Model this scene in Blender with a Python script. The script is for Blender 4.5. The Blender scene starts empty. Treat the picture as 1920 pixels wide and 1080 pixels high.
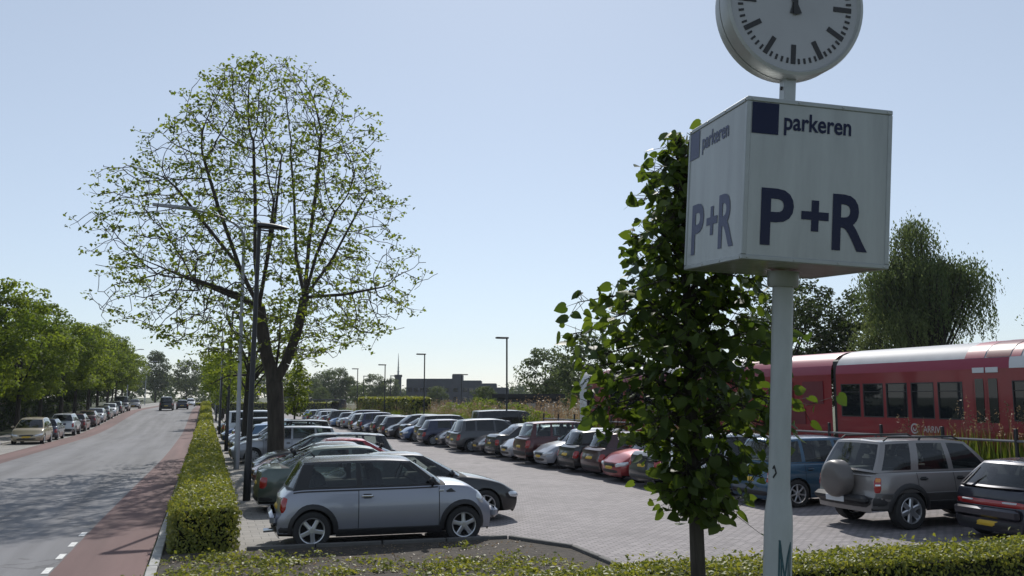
import bpy, math, random
import numpy as np
from mathutils import Vector, Matrix, Euler
R = math.radians
PI = math.pi
SC = bpy.context.scene
COL = SC.collection

# ------------------------------------------------------------------ camera
CAM_H = 2.5
cam_d = bpy.data.cameras.new('camera')
cam = bpy.data.objects.new('camera', cam_d)
COL.objects.link(cam)
cam.location = (0, 0, CAM_H)
cam.rotation_euler = (R(90 + 7.082), 0, R(-19.046))
cam_d.sensor_width = 36
cam_d.lens = 1650 / 1920 * 36
cam_d.clip_end = 6000
SC.camera = cam
# ------------------------------------------------------------------ sky and sun
SUN_EL, SUN_AZ = 42.0, 19.5          # azimuth clockwise from +Y (the road's direction)
W = bpy.data.worlds.new('World')
SC.world = W
W.use_nodes = True
nt = W.node_tree
sky = nt.nodes.new('ShaderNodeTexSky')
sky.sky_type = 'NISHITA'
sky.sun_disc = False
sky.sun_elevation = R(SUN_EL)
sky.sun_rotation = R(SUN_AZ)
sky.air_density = 1.0
sky.dust_density = 0.25
sky.ozone_density = 4.0
bg = nt.nodes['Background']
bg.inputs[1].default_value = 0.112
hs = nt.nodes.new('ShaderNodeHueSaturation'); hs.inputs['Saturation'].default_value = .66
mxs = nt.nodes.new('ShaderNodeMix'); mxs.data_type = 'RGBA'; mxs.inputs[0].default_value = .38
mxs.inputs[7].default_value = (5.0, 5.95, 7.1, 1)          # thin even high veil over the whole sky
nt.links.new(sky.outputs[0], hs.inputs['Color']); nt.links.new(hs.outputs[0], mxs.inputs[6])
nt.links.new(mxs.outputs[2], bg.inputs[0])
sd = bpy.data.lights.new('sun', 'SUN')
sd.energy = 4.0
sd.angle = R(0.53)
sd.color = (1.0, 0.955, 0.89)
sun = bpy.data.objects.new('sun', sd)
COL.objects.link(sun)
sv = Vector((math.sin(R(SUN_AZ)) * math.cos(R(SUN_EL)), math.cos(R(SUN_AZ)) * math.cos(R(SUN_EL)), math.sin(R(SUN_EL))))
sun.rotation_euler = sv.to_track_quat('Z', 'Y').to_euler()
sun.location = sv * 60
vs = SC.view_settings
vs.view_transform = 'Standard'
vs.look = 'None'
vs.gamma = 1
vs.exposure = 0.0
vs.use_curve_mapping = False

# ------------------------------------------------------------------ helpers
def srgb(r, g, b):
    f = lambda c: ((c / 255) / 12.92) if c <= 10 else (((c / 255) + .055) / 1.055) ** 2.4
    return (f(r), f(g), f(b), 1)

MATS = {}
def M(name, base=(.5, .5, .5), rough=.6, metal=0., var=0., vscale=4., bump=0., bscale=60., coat=0., spec=.5, emit=0., c2=None, stretch=None, crough=.05):
    if name in MATS: return MATS[name]
    m = bpy.data.materials.new(name); m.use_nodes = True
    n = m.node_tree; b = n.nodes['Principled BSDF']
    c = tuple(base[:3]) + (1,)
    b.inputs['Base Color'].default_value = c
    b.inputs['Roughness'].default_value = rough
    b.inputs['Metallic'].default_value = metal
    b.inputs['Specular IOR Level'].default_value = spec
    b.inputs['Coat Weight'].default_value = coat
    b.inputs['Coat Roughness'].default_value = crough
    if var or bump:
        tc = n.nodes.new('ShaderNodeTexCoord')
        src = tc.outputs['Object']
        if stretch:
            mp = n.nodes.new('ShaderNodeMapping'); mp.inputs['Scale'].default_value = stretch
            n.links.new(src, mp.inputs[0]); src = mp.outputs[0]
    if var:
        nz = n.nodes.new('ShaderNodeTexNoise'); nz.inputs['Scale'].default_value = vscale; nz.inputs['Detail'].default_value = 6
        nz.inputs['Roughness'].default_value = .62
        n.links.new(src, nz.inputs['Vector'])
        mx = n.nodes.new('ShaderNodeMix'); mx.data_type = 'RGBA'
        a2 = tuple(c2[:3]) + (1,) if c2 else tuple(max(0, x * (1 - var)) for x in c[:3]) + (1,)
        a1 = c if c2 else tuple(x * (1 + var) for x in c[:3]) + (1,)
        mx.inputs[6].default_value = a1; mx.inputs[7].default_value = a2
        rp = n.nodes.new('ShaderNodeMapRange'); rp.inputs[1].default_value = .33; rp.inputs[2].default_value = .67
        n.links.new(nz.outputs[0], rp.inputs[0]); n.links.new(rp.outputs[0], mx.inputs[0])
        n.links.new(mx.outputs[2], b.inputs['Base Color'])
    if bump:
        nb = n.nodes.new('ShaderNodeTexNoise'); nb.inputs['Scale'].default_value = bscale; nb.inputs['Detail'].default_value = 5
        n.links.new(src, nb.inputs['Vector'])
        bp = n.nodes.new('ShaderNodeBump'); bp.inputs['Strength'].default_value = bump; bp.inputs['Distance'].default_value = .02
        n.links.new(nb.outputs[0], bp.inputs['Height']); n.links.new(bp.outputs[0], b.inputs['Normal'])
    if emit:
        b.inputs['Emission Color'].default_value = c; b.inputs['Emission Strength'].default_value = emit
    MATS[name] = m
    return m

def leaf_mat(name, ca, cb, trans=.45, rough=.45, spec=.35):
    """two-tone leaf: diffuse plus light shining through, tone by a per-leaf number"""
    m = bpy.data.materials.new(name); m.use_nodes = True
    n = m.node_tree; out = n.nodes['Material Output']; b = n.nodes['Principled BSDF']
    at = n.nodes.new('ShaderNodeAttribute'); at.attribute_name = 'tone'
    mx = n.nodes.new('ShaderNodeMix'); mx.data_type = 'RGBA'
    mx.inputs[6].default_value = tuple(ca) + (1,); mx.inputs[7].default_value = tuple(cb) + (1,)
    n.links.new(at.outputs['Fac'], mx.inputs[0])
    n.links.new(mx.outputs[2], b.inputs['Base Color'])
    b.inputs['Roughness'].default_value = rough; b.inputs['Specular IOR Level'].default_value = spec
    tr = n.nodes.new('ShaderNodeBsdfTranslucent')
    hs = n.nodes.new('ShaderNodeHueSaturation'); hs.inputs['Saturation'].default_value = 1.15; hs.inputs['Value'].default_value = 1.7
    hs.inputs['Hue'].default_value = .485
    n.links.new(mx.outputs[2], hs.inputs['Color']); n.links.new(hs.outputs[0], tr.inputs[0])
    ms = n.nodes.new('ShaderNodeMixShader'); ms.inputs[0].default_value = trans
    n.links.new(b.outputs[0], ms.inputs[1]); n.links.new(tr.outputs[0], ms.inputs[2]); n.links.new(ms.outputs[0], out.inputs[0])
    MATS[name] = m
    return m

def paint_mat():
    m = bpy.data.materials.new('car_paint'); m.use_nodes = True
    n = m.node_tree; b = n.nodes['Principled BSDF']
    oi = n.nodes.new('ShaderNodeObjectInfo')
    geo = n.nodes.new('ShaderNodeNewGeometry')
    tc = n.nodes.new('ShaderNodeTexCoord')
    nz = n.nodes.new('ShaderNodeTexNoise'); nz.inputs['Scale'].default_value = 3.5; nz.inputs['Detail'].default_value = 7
    n.links.new(tc.outputs['Object'], nz.inputs['Vector'])
    # road dust: thin film low on the body
    sep = n.nodes.new('ShaderNodeSeparateXYZ'); n.links.new(tc.outputs['Object'], sep.inputs[0])
    mr = n.nodes.new('ShaderNodeMapRange'); mr.inputs[1].default_value = .75; mr.inputs[2].default_value = .15
    mr.inputs[3].default_value = .02; mr.inputs[4].default_value = .34
    n.links.new(sep.outputs[2], mr.inputs[0])
    mul = n.nodes.new('ShaderNodeMath'); mul.operation = 'MULTIPLY'
    n.links.new(mr.outputs[0], mul.inputs[0]); n.links.new(nz.outputs[0], mul.inputs[1])
    mx = n.nodes.new('ShaderNodeMix'); mx.data_type = 'RGBA'; mx.inputs[7].default_value = (.13, .115, .095, 1)
    n.links.new(mul.outputs[0], mx.inputs[0]); n.links.new(oi.outputs['Color'], mx.inputs[6])
    ins = n.nodes.new('ShaderNodeMix'); ins.data_type = 'RGBA'; ins.inputs[7].default_value = (.03, .03, .032, 1)
    n.links.new(geo.outputs['Backfacing'], ins.inputs[0]); n.links.new(mx.outputs[2], ins.inputs[6])
    n.links.new(ins.outputs[2], b.inputs['Base Color'])
    b.inputs['Metallic'].default_value = .4
    b.inputs['Roughness'].default_value = .34
    b.inputs['Coat Weight'].default_value = .9
    b.inputs['Coat Roughness'].default_value = .04
    MATS['car_paint'] = m
    return m
paint_mat()

def glass_mat(name, tint, see):
    m = bpy.data.materials.new(name); m.use_nodes = True
    n = m.node_tree; out = n.nodes['Material Output']; b = n.nodes['Principled BSDF']
    b.inputs['Base Color'].default_value = tuple(tint) + (1,)
    b.inputs['Roughness'].default_value = .02
    b.inputs['Specular IOR Level'].default_value = .6
    if see:
        tr = n.nodes.new('ShaderNodeBsdfTransparent'); tr.inputs[0].default_value = (.62, .68, .66, 1)
        gl = n.nodes.new('ShaderNodeBsdfGlossy'); gl.inputs['Roughness'].default_value = .015
        gl.inputs[0].default_value = (.95, .97, 1, 1)
        fr = n.nodes.new('ShaderNodeFresnel'); fr.inputs[0].default_value = 1.55
        ms = n.nodes.new('ShaderNodeMixShader')
        n.links.new(fr.outputs[0], ms.inputs[0]); n.links.new(tr.outputs[0], ms.inputs[1]); n.links.new(gl.outputs[0], ms.inputs[2])
        n.links.new(ms.outputs[0], out.inputs[0])
    MATS[name] = m
    return m
glass_mat('car_glass', (.02, .025, .03), True)
glass_mat('dark_glass', (.012, .015, .018), False)

M('black_trim', (.018, .018, .02), .55)
M('underbody', (.012, .012, .012), .9)
M('tyre', (.022, .022, .023), .8, bump=.2, bscale=80)
M('alloy', (.55, .56, .58), .32, .85)
M('steel_rim', (.35, .36, .38), .4, .7)
M('interior', (.028, .028, .03), .85)
M('chrome', (.75, .76, .78), .15, 1.)
M('lamp_red', (.32, .012, .012), .12, coat=1)
M('lamp_clear', (.62, .64, .66), .12, .35, coat=1)
M('lamp_amber', (.6, .2, .02), .15, coat=1)
M('plate_yellow', (.62, .40, .03), .45)
M('plate_white', (.6, .62, .64), .45)
M('ink', (.015, .015, .02), .5)

class MB:
    def __init__(s): s.v = []; s.f = []; s.m = []
    def add(s, vs, fs, mi=0):
        o = len(s.v); s.v += [tuple(p) for p in vs]
        for f in fs: s.f.append(tuple(i + o for i in f)); s.m.append(mi)
        return s
    def box(s, c, d, mi=0, rot=None):
        x, y, z = d[0] / 2, d[1] / 2, d[2] / 2
        P = [Vector((a * x, b * y, e * z)) for e in (-1, 1) for b in (-1, 1) for a in (-1, 1)]
        if rot is not None: P = [rot @ p for p in P]
        P = [p + Vector(c) for p in P]
        return s.add(P, [(0, 2, 3, 1), (4, 5, 7, 6), (0, 1, 5, 4), (2, 6, 7, 3), (0, 4, 6, 2), (1, 3, 7, 5)], mi)
    def bevbox(s, c, d, bv, mi=0, rot=None):
        x, y, z = d[0] / 2, d[1] / 2, d[2] / 2
        P = []
        for zz, k in ((-z, bv), (-z + bv, 0), (z - bv, 0), (z, bv)):
            a, b = x - k, y - k
            q = bv if k == 0 else bv * .6
            for px, py in ((a - q, -b), (a, -b + q), (a, b - q), (a - q, b), (-a + q, b), (-a, b - q), (-a, -b + q), (-a + q, -b)):
                P.append(Vector((px, py, zz)))
        F = [tuple(range(7, -1, -1)), tuple(range(24, 32))]
        for r in range(3):
            for i in range(8):
                j = (i + 1) % 8
                F.append((r * 8 + i, r * 8 + j, r * 8 + 8 + j, r * 8 + 8 + i))
        if rot is not None: P = [rot @ p for p in P]
        P = [p + Vector(c) for p in P]
        return s.add(P, F, mi)
    def tube(s, pts, rad, n=8, mi=0, cap=True):
        pts = [Vector(p) for p in pts]
        if not hasattr(rad, '__len__'): rad = [rad] * len(pts)
        rings = []
        up = None
        for i, p in enumerate(pts):
            d = (pts[min(i + 1, len(pts) - 1)] - pts[max(i - 1, 0)]).normalized()
            if up is None:
                up = Vector((0, 0, 1)) if abs(d.z) < .9 else Vector((1, 0, 0))
            a = d.cross(up).normalized(); b = a.cross(d).normalized(); up = b
            rings.append([p + a * math.cos(2 * PI * k / n) * rad[i] + b * math.sin(2 * PI * k / n) * rad[i] for k in range(n)])
        V = [q for r in rings for q in r]; F = []
        for i in range(len(pts) - 1):
            for k in range(n):
                F.append((i * n + k, i * n + (k + 1) % n, i * n + n + (k + 1) % n, i * n + n + k))
        if cap:
            F.append(tuple(range(n - 1, -1, -1))); F.append(tuple((len(pts) - 1) * n + k for k in range(n)))
        return s.add(V, F, mi)
    def lathe(s, prof, n=24, mi=0, axis='z', c=(0, 0, 0), a0=0, a1=2 * PI):
        full = abs(a1 - a0 - 2 * PI) < 1e-6
        cols = n if full else n + 1
        V = []
        for r, h in prof:
            for k in range(cols):
                a = a0 + (a1 - a0) * k / n
                p = (r * math.cos(a), r * math.sin(a), h)
                if axis == 'y': p = (p[0], p[2], p[1])
                if axis == 'x': p = (p[2], p[0], p[1])
                V.append((p[0] + c[0], p[1] + c[1], p[2] + c[2]))
        F = []
        for i in range(len(prof) - 1):
            for k in range(n):
                k2 = (k + 1) % cols
                F.append((i * cols + k, i * cols + k2, (i + 1) * cols + k2, (i + 1) * cols + k))
        return s.add(V, F, mi)
    def mesh(s, name, mats, smooth=None):
        me = bpy.data.meshes.new(name)
        me.from_pydata(s.v, [], s.f)
        for k in mats: me.materials.append(MATS[k] if isinstance(k, str) else k)
        if len(mats) > 1: me.polygons.foreach_set('material_index', s.m)
        if smooth is not None:
            me.polygons.foreach_set('use_smooth', [True] * len(me.polygons))
            me.update()
            try: me.set_sharp_from_angle(angle=R(smooth))
            except Exception: pass
        me.update()
        return me
    def build(s, name, mats, parent=None, smooth=None, loc=None):
        if isinstance(mats, str): mats = [mats]
        o = bpy.data.objects.new(name, s.mesh(name, mats, smooth)); COL.objects.link(o)
        if parent is not None: o.parent = parent
        if loc is not None: o.location = loc
        return o

def inst(name, me, parent=None, loc=(0, 0, 0), rz=0, sc=1):
    o = bpy.data.objects.new(name, me); COL.objects.link(o)
    o.parent = parent; o.location = loc; o.rotation_euler = (0, 0, rz)
    o.scale = (sc, sc, sc) if not hasattr(sc, '__len__') else sc
    return o
def tag(o, label=None, cat=None, group=None, kind=None):
    if label: o['label'] = label
    if cat: o['category'] = cat
    if group: o['group'] = group
    if kind: o['kind'] = kind
    return o
def root(name, loc, rz=0, label=None, cat=None, group=None):
    o = bpy.data.objects.new(name, None); COL.objects.link(o)
    o.location = loc; o.rotation_euler = (0, 0, rz); o.empty_display_size = .3
    return tag(o, label, cat, group)
def copy_tree(o, parent=None):
    c = o.copy(); COL.objects.link(c); c.parent = parent
    for ch in list(o.children): copy_tree(ch, c)
    return c
ORD = 'first second third fourth fifth sixth seventh eighth ninth tenth eleventh twelfth thirteenth fourteenth fifteenth sixteenth seventeenth eighteenth nineteenth twentieth twenty-first twenty-second twenty-third twenty-fourth twenty-fifth twenty-sixth twenty-seventh twenty-eighth twenty-ninth thirtieth thirty-first thirty-second thirty-third thirty-fourth thirty-fifth thirty-sixth thirty-seventh thirty-eighth thirty-ninth fortieth forty-first forty-second forty-third forty-fourth forty-fifth'.split()

def np_mesh(name, V, F, mat, tone=None, smooth=False):
    """V (n,3), F (m,k) arrays -> mesh, quick"""
    V = np.ascontiguousarray(V, dtype=np.float32); F = np.ascontiguousarray(F, dtype=np.int32)
    me = bpy.data.meshes.new(name); k = F.shape[1]; m = len(F)
    me.vertices.add(len(V)); me.vertices.foreach_set('co', V.ravel())
    me.loops.add(m * k); me.loops.foreach_set('vertex_index', F.ravel())
    me.polygons.add(m)
    me.polygons.foreach_set('loop_start', np.arange(0, m * k, k, dtype=np.int32))
    try: me.polygons.foreach_set('loop_total', np.full(m, k, dtype=np.int32))
    except Exception: pass
    if smooth: me.polygons.foreach_set('use_smooth', np.ones(m, dtype=bool))
    me.update(calc_edges=True)
    if tone is not None:
        at = me.attributes.new('tone', 'FLOAT', 'FACE'); at.data.foreach_set('value', np.ascontiguousarray(tone, dtype=np.float32))
    me.materials.append(MATS[mat] if isinstance(mat, str) else mat)
    return me

def unit(a): return a / (np.linalg.norm(a, axis=-1, keepdims=True) + 1e-9)

def leaves_np(P, Nn, size, rng, aspect=.62, droop=None):
    """folded diamond leaves: two triangles each along a mid rib. P centre, Nn normal, size length"""
    n = len(P)
    t = unit(rng.normal(size=(n, 3)))
    if droop is not None: t = unit(t + np.array([0, 0, -droop]))
    a = unit(t - (t * Nn).sum(1, keepdims=True) * Nn)
    b = np.cross(Nn, a)
    s = np.asarray(size).reshape(-1, 1)
    fold = rng.uniform(.05, .3, (n, 1)) * s
    V = np.stack([P - a * s * .5, P + b * s * aspect * .5 + Nn * fold * .5 - a * s * .05, P + a * s * .5 - Nn * fold * .4, P - b * s * aspect * .5 + Nn * fold * .5 - a * s * .05], 1).reshape(-1, 3)
    i = np.arange(n) * 4
    F = np.concatenate([np.stack([i, i + 1, i + 2], 1), np.stack([i, i + 2, i + 3], 1)])
    return V, F
def leaf_tone(n, rng, base=None):
    t = rng.beta(2, 2.2, n) if base is None else np.clip(base + rng.normal(0, .16, n), 0, 1)
    return np.concatenate([t, t])

def smooth01(a, b, x):
    t = min(1, max(0, (x - a) / (b - a))); return t * t * (3 - 2 * t)
def zl(Y): return -.005 * min(150, max(0, Y - 12))                 # the car park falls gently away
def zr(Y): return -.005 * min(58, max(0, Y - 12)) + 1.15 * smooth01(70, 126, Y)  # the road dips, then climbs
def zg(X, Y):
    t = smooth01(.6, 2.4, X)
    return zr(Y) * (1 - t) + zl(Y) * t
# ------------------------------------------------------------------ the setting: ground, road, car park
def asphalt(name, ca, cb, patch=.5, crack=True):
    m = bpy.data.materials.new(name); m.use_nodes = True
    n = m.node_tree; b = n.nodes['Principled BSDF']; b.inputs['Roughness'].default_value = .82
    b.inputs['Specular IOR Level'].default_value = .35
    tc = n.nodes.new('ShaderNodeTexCoord')
    mp = n.nodes.new('ShaderNodeMapping'); mp.inputs['Scale'].default_value = (1, .18, 1)
    n.links.new(tc.outputs['Object'], mp.inputs[0])
    n1 = n.nodes.new('ShaderNodeTexNoise'); n1.inputs['Scale'].default_value = 1.3; n1.inputs['Detail'].default_value = 8; n1.inputs['Roughness'].default_value = .65
    n.links.new(mp.outputs[0], n1.inputs['Vector'])
    n2 = n.nodes.new('ShaderNodeTexNoise'); n2.inputs['Scale'].default_value = 42; n2.inputs['Detail'].default_value = 3
    n.links.new(tc.outputs['Object'], n2.inputs['Vector'])
    ad = n.nodes.new('ShaderNodeMath'); ad.operation = 'MULTIPLY_ADD'; ad.inputs[1].default_value = .35
    n.links.new(n2.outputs[0], ad.inputs[0]); n.links.new(n1.outputs[0], ad.inputs[2])
    rp = n.nodes.new('ShaderNodeMapRange'); rp.inputs[1].default_value = .45; rp.inputs[2].default_value = .95
    n.links.new(ad.outputs[0], rp.inputs[0])
    mx = n.nodes.new('ShaderNodeMix'); mx.data_type = 'RGBA'
    mx.inputs[6].default_value = ca + (1,); mx.inputs[7].default_value = cb + (1,)
    n.links.new(rp.outputs[0], mx.inputs[0])
    last = mx.outputs[2]
    mp2 = n.nodes.new('ShaderNodeMapping'); mp2.inputs['Scale'].default_value = (.9, .035, 1)
    n.links.new(tc.outputs['Object'], mp2.inputs[0])
    n3 = n.nodes.new('ShaderNodeTexNoise'); n3.inputs['Scale'].default_value = 1.6; n3.inputs['Detail'].default_value = 4
    n.links.new(mp2.outputs[0], n3.inputs['Vector'])
    r3 = n.nodes.new('ShaderNodeMapRange'); r3.inputs[1].default_value = .35; r3.inputs[2].default_value = .65; r3.inputs[3].default_value = .78; r3.inputs[4].default_value = 1.15
    n.links.new(n3.outputs[0], r3.inputs[0])
    mm = n.nodes.new('ShaderNodeMixRGB'); mm.blend_type = 'MULTIPLY'; mm.inputs[0].default_value = 1
    n.links.new(last, mm.inputs[1]); n.links.new(r3.outputs[0], mm.inputs[2]); last = mm.outputs[0]
    if crack:
        vo = n.nodes.new('ShaderNodeTexVoronoi'); vo.feature = 'DISTANCE_TO_EDGE'; vo.inputs['Scale'].default_value = .23
        wn = n.nodes.new('ShaderNodeTexNoise'); wn.inputs['Scale'].default_value = 1.7; wn.inputs['Detail'].default_value = 5
        n.links.new(tc.outputs['Object'], wn.inputs['Vector'])
        va = n.nodes.new('ShaderNodeMixRGB'); va.blend_type = 'ADD'; va.inputs[0].default_value = .9
        n.links.new(tc.outputs['Object'], va.inputs[1]); n.links.new(wn.outputs['Color'], va.inputs[2])
        n.links.new(va.outputs[0], vo.inputs['Vector'])
        cr = n.nodes.new('ShaderNodeMapRange'); cr.inputs[1].default_value = .0; cr.inputs[2].default_value = .011
        cr.inputs[3].default_value = .55; cr.inputs[4].default_value = 0
        n.links.new(vo.outputs[0], cr.inputs[0])
        m2 = n.nodes.new('ShaderNodeMix'); m2.data_type = 'RGBA'; m2.inputs[7].default_value = (.05, .05, .05, 1)
        n.links.new(cr.outputs[0], m2.inputs[0]); n.links.new(last, m2.inputs[6]); last = m2.outputs[2]
    n.links.new(last, b.inputs['Base Color'])
    bp = n.nodes.new('ShaderNodeBump'); bp.inputs['Strength'].default_value = .35; bp.inputs['Distance'].default_value = .01
    n.links.new(n2.outputs[0], bp.inputs['Height']); n.links.new(bp.outputs[0], b.inputs['Normal'])
    MATS[name] = m
asphalt('asphalt', (.140, .140, .150), (.185, .184, .19))
asphalt('red_asphalt', (.125, .070, .066), (.168, .100, .094), crack=False)

def paver(name, ca, cb, joint, bw, bh, mortar=.008, rot=0):
    m = bpy.data.materials.new(name); m.use_nodes = True
    n = m.node_tree; b = n.nodes['Principled BSDF']; b.inputs['Roughness'].default_value = .8
    tc = n.nodes.new('ShaderNodeTexCoord')
    mp = n.nodes.new('ShaderNodeMapping'); mp.inputs['Rotation'].default_value = (0, 0, rot)
    n.links.new(tc.outputs['Object'], mp.inputs[0])
    br = n.nodes.new('ShaderNodeTexBrick')
    br.inputs['Scale'].default_value = 1; br.inputs['Brick Width'].default_value = bw; br.inputs['Row Height'].default_value = bh
    br.inputs['Mortar Size'].default_value = mortar; br.inputs['Mortar Smooth'].default_value = .3
    br.inputs['Color1'].default_value = ca + (1,); br.inputs['Color2'].default_value = cb + (1,); br.inputs['Mortar'].default_value = joint + (1,)
    n.links.new(mp.outputs[0], br.inputs['Vector'])
    nz = n.nodes.new('ShaderNodeTexNoise'); nz.inputs['Scale'].default_value = .55; nz.inputs['Detail'].default_value = 9; nz.inputs['Roughness'].default_value = .7
    n.links.new(tc.outputs['Object'], nz.inputs['Vector'])
    rp = n.nodes.new('ShaderNodeMapRange'); rp.inputs[1].default_value = .3; rp.inputs[2].default_value = .7; rp.inputs[3].default_value = .72; rp.inputs[4].default_value = 1.18
    n.links.new(nz.outputs[0], rp.inputs[0])
    mu = n.nodes.new('ShaderNodeMixRGB'); mu.blend_type = 'MULTIPLY'; mu.inputs[0].default_value = 1
    n.links.new(br.outputs['Color'], mu.inputs[1]); n.links.new(rp.outputs[0], mu.inputs[2])
    # oil drips and tyre-dark patches with a shape of their own
    st = n.nodes.new('ShaderNodeTexNoise'); st.inputs['Scale'].default_value = 1.1; st.inputs['Detail'].default_value = 3; st.inputs['Roughness'].default_value = .45
    n.links.new(tc.outputs['Object'], st.inputs['Vector'])
    sr = n.nodes.new('ShaderNodeMapRange'); sr.inputs[1].default_value = .60; sr.inputs[2].default_value = .74; sr.inputs[3].default_value = 0; sr.inputs[4].default_value = .55
    n.links.new(st.outputs[0], sr.inputs[0])
    sm = n.nodes.new('ShaderNodeMixRGB'); sm.inputs[2].default_value = (.06, .057, .055, 1)
    n.links.new(sr.outputs[0], sm.inputs[0]); n.links.new(mu.outputs[0], sm.inputs[1])
    n.links.new(sm.outputs[0], b.inputs['Base Color'])
    bp = n.nodes.new('ShaderNodeBump'); bp.inputs['Strength'].default_value = .6; bp.inputs['Distance'].default_value = .008; bp.invert = True
    n.links.new(br.outputs['Fac'], bp.inputs['Height']); n.links.new(bp.outputs[0], b.inputs['Normal'])
    MATS[name] = m
paver('lot_paving', (.280, .252, .256), (.192, .172, .180), (.085, .08, .08), .21, .105, .013, 0)
paver('tile_paving', (.27, .255, .235), (.22, .21, .195), (.09, .085, .08), .3, .3, .006)
M('kerb_stone', (.34, .335, .32), .85, var=.25, vscale=5, bump=.3)
M('kerb_dark', (.10, .097, .092), .85, var=.25, vscale=5, bump=.3)
M('road_paint', (.62, .62, .6), .7, var=.22, vscale=9)
M('soil', (.046, .037, .028), .95, var=.55, vscale=9, bump=1., bscale=22)
M('verge', (.055, .065, .028), .95, var=.45, vscale=.8, bump=.6, bscale=12)
M('ballast', (.16, .145, .13), .95, var=.3, vscale=9, bump=1, bscale=18)
M('track_bed', (.10, .095, .075), .95, var=.35, vscale=3, bump=.8)

YS = [6, 9, 12, 16, 20, 25, 30, 36, 42, 50, 58, 64, 70, 76, 82, 88, 94, 100, 106, 112, 118, 124, 130, 150, 180, 230, 300, 420]
def strip(name, x0, x1, ys, zf, off, mat, nx=1):
    V = []; F = []
    for y in ys:
        xs = np.linspace(x0(y) if callable(x0) else x0, x1(y) if callable(x1) else x1, nx + 1)
        for x in xs: V.append((x, y, zf(x, y) + off))
    k = nx + 1
    for i in range(len(ys) - 1):
        for j in range(nx): F.append((i * k + j, i * k + j + 1, (i + 1) * k + j + 1, (i + 1) * k + j))
    return tag(MB().add(V, F).build(name, mat, smooth=40), kind='structure')
rd = lambda x, y: zr(y)
lt = lambda x, y: zl(y)
# ground sheet out to the horizon
gx = [-3000, -600, -150, -60, -30, -20, -12, -6, -1, .5, 1, 1.6, 2.4, 4, 10, 18, 30, 60, 150, 600, 3000]
gy = [-200, -40, -10] + YS[:-1] + [420, 800, 1600, 4500]
V = [(x, y, zg(x, y) - .06) for y in gy for x in gx]; k = len(gx)
F = [(i * k + j, i * k + j + 1, (i + 1) * k + j + 1, (i + 1) * k + j) for i in range(len(gy) - 1) for j in range(k - 1)]
tag(MB().add(V, F).build('ground', 'verge', smooth=60), kind='structure')
XK = -.62
lane_x = lambda y: -2.02 + .40 * smooth01(12, 50, y)
strip('road', -7.7, lane_x, YS, rd, 0, 'asphalt')
strip('cycle_lane_right', lane_x, XK - .12, YS, rd, .002, 'red_asphalt')
strip('cycle_lane_left', -9.0, -7.7, YS, rd, .002, 'red_asphalt')
strip('parking_strip', -11.05, -9.0, YS, rd, .003, 'tile_paving')
strip('pavement_left', -13.6, -11.2, YS, rd, .09, 'tile_paving')
# dashes along the near cycle lane
for i in range(7):
    y0 = 10.7 + i * 1.26; xa, xb = lane_x(y0) - .02, lane_x(y0 + .5) - .02
    b = MB().add([(xa - .1, y0, zr(y0) + .006), (xa, y0, zr(y0) + .006), (xb, y0 + .5, zr(y0 + .5) + .006), (xb - .1, y0 + .5, zr(y0 + .5) + .006)], [(0, 1, 2, 3)])
    tag(b.build('lane_dash', 'road_paint'), kind='structure')
# kerbs of single stones
def kerb(name, x, w, h, y0, y1, ln, mat, zf, maxn=80):
    r = root(name, (0, 0, 0)); r['kind'] = 'structure'
    rnd = random.Random(5)
    me = MB().bevbox((0, 0, h / 2 - .1), (w, ln - .014, h + .2), .012).mesh('kerbstone', [mat], 40)
    y = y0; n = 0
    while y < y1 and n < maxn:
        o = inst('kerbstone', me, r, (x + rnd.uniform(-.006, .006), y + ln / 2, zf(x, y + ln / 2) + rnd.uniform(-.006, .004)), rnd.uniform(-.006, .006))
        y += ln; n += 1
    if y < y1:
        mb = MB(); ys = [q for q in np.arange(y, y1 + 4, 4)]
        V = []
        for q in ys: V += [(x - w / 2, q, zf(x, q) - .1), (x - w / 2, q, zf(x, q) + h), (x + w / 2, q, zf(x, q) + h), (x + w / 2, q, zf(x, q) - .1)]
        F = [(i * 4 + a, i * 4 + a + 1, i * 4 + a + 5, i * 4 + a + 4) for i in range(len(ys) - 1) for a in range(3)]
        mb.add(V, F + [(0, 1, 2, 3)]).build('kerb_run', mat, r)
    return r
kerb('kerb_right', XK, .14, .11, 11, 320, 1.0, 'kerb_stone', rd, 60)
kerb('kerb_left', -11.12, .14, .11, 34, 300, 1.0, 'kerb_stone', rd, 60)
strip('hedge_bed', XK + .075, .62, YS, rd, .05, 'soil')
# car park
LY = [5, 9, 12, 16, 22, 30, 40, 50, 60, 80, 100, 120, 140, 165, 185]
strip('car_park_paving', 2.4, 17.0, LY, lt, 0, 'lot_paving', 2)
V = []; xs = [.62, 1.0, 1.5, 2.0, 2.4]
strip('car_park_edge', .62, 2.4, YS[:26], zg, .001, 'tile_paving', 8)
strip('track_bank', 17.0, 40, [-10, 5, 20, 40, 60, 90, 130, 185], lambda x, y: zl(y) + .3 * smooth01(17, 18.2, x), 0, 'track_bed', 10)
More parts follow.
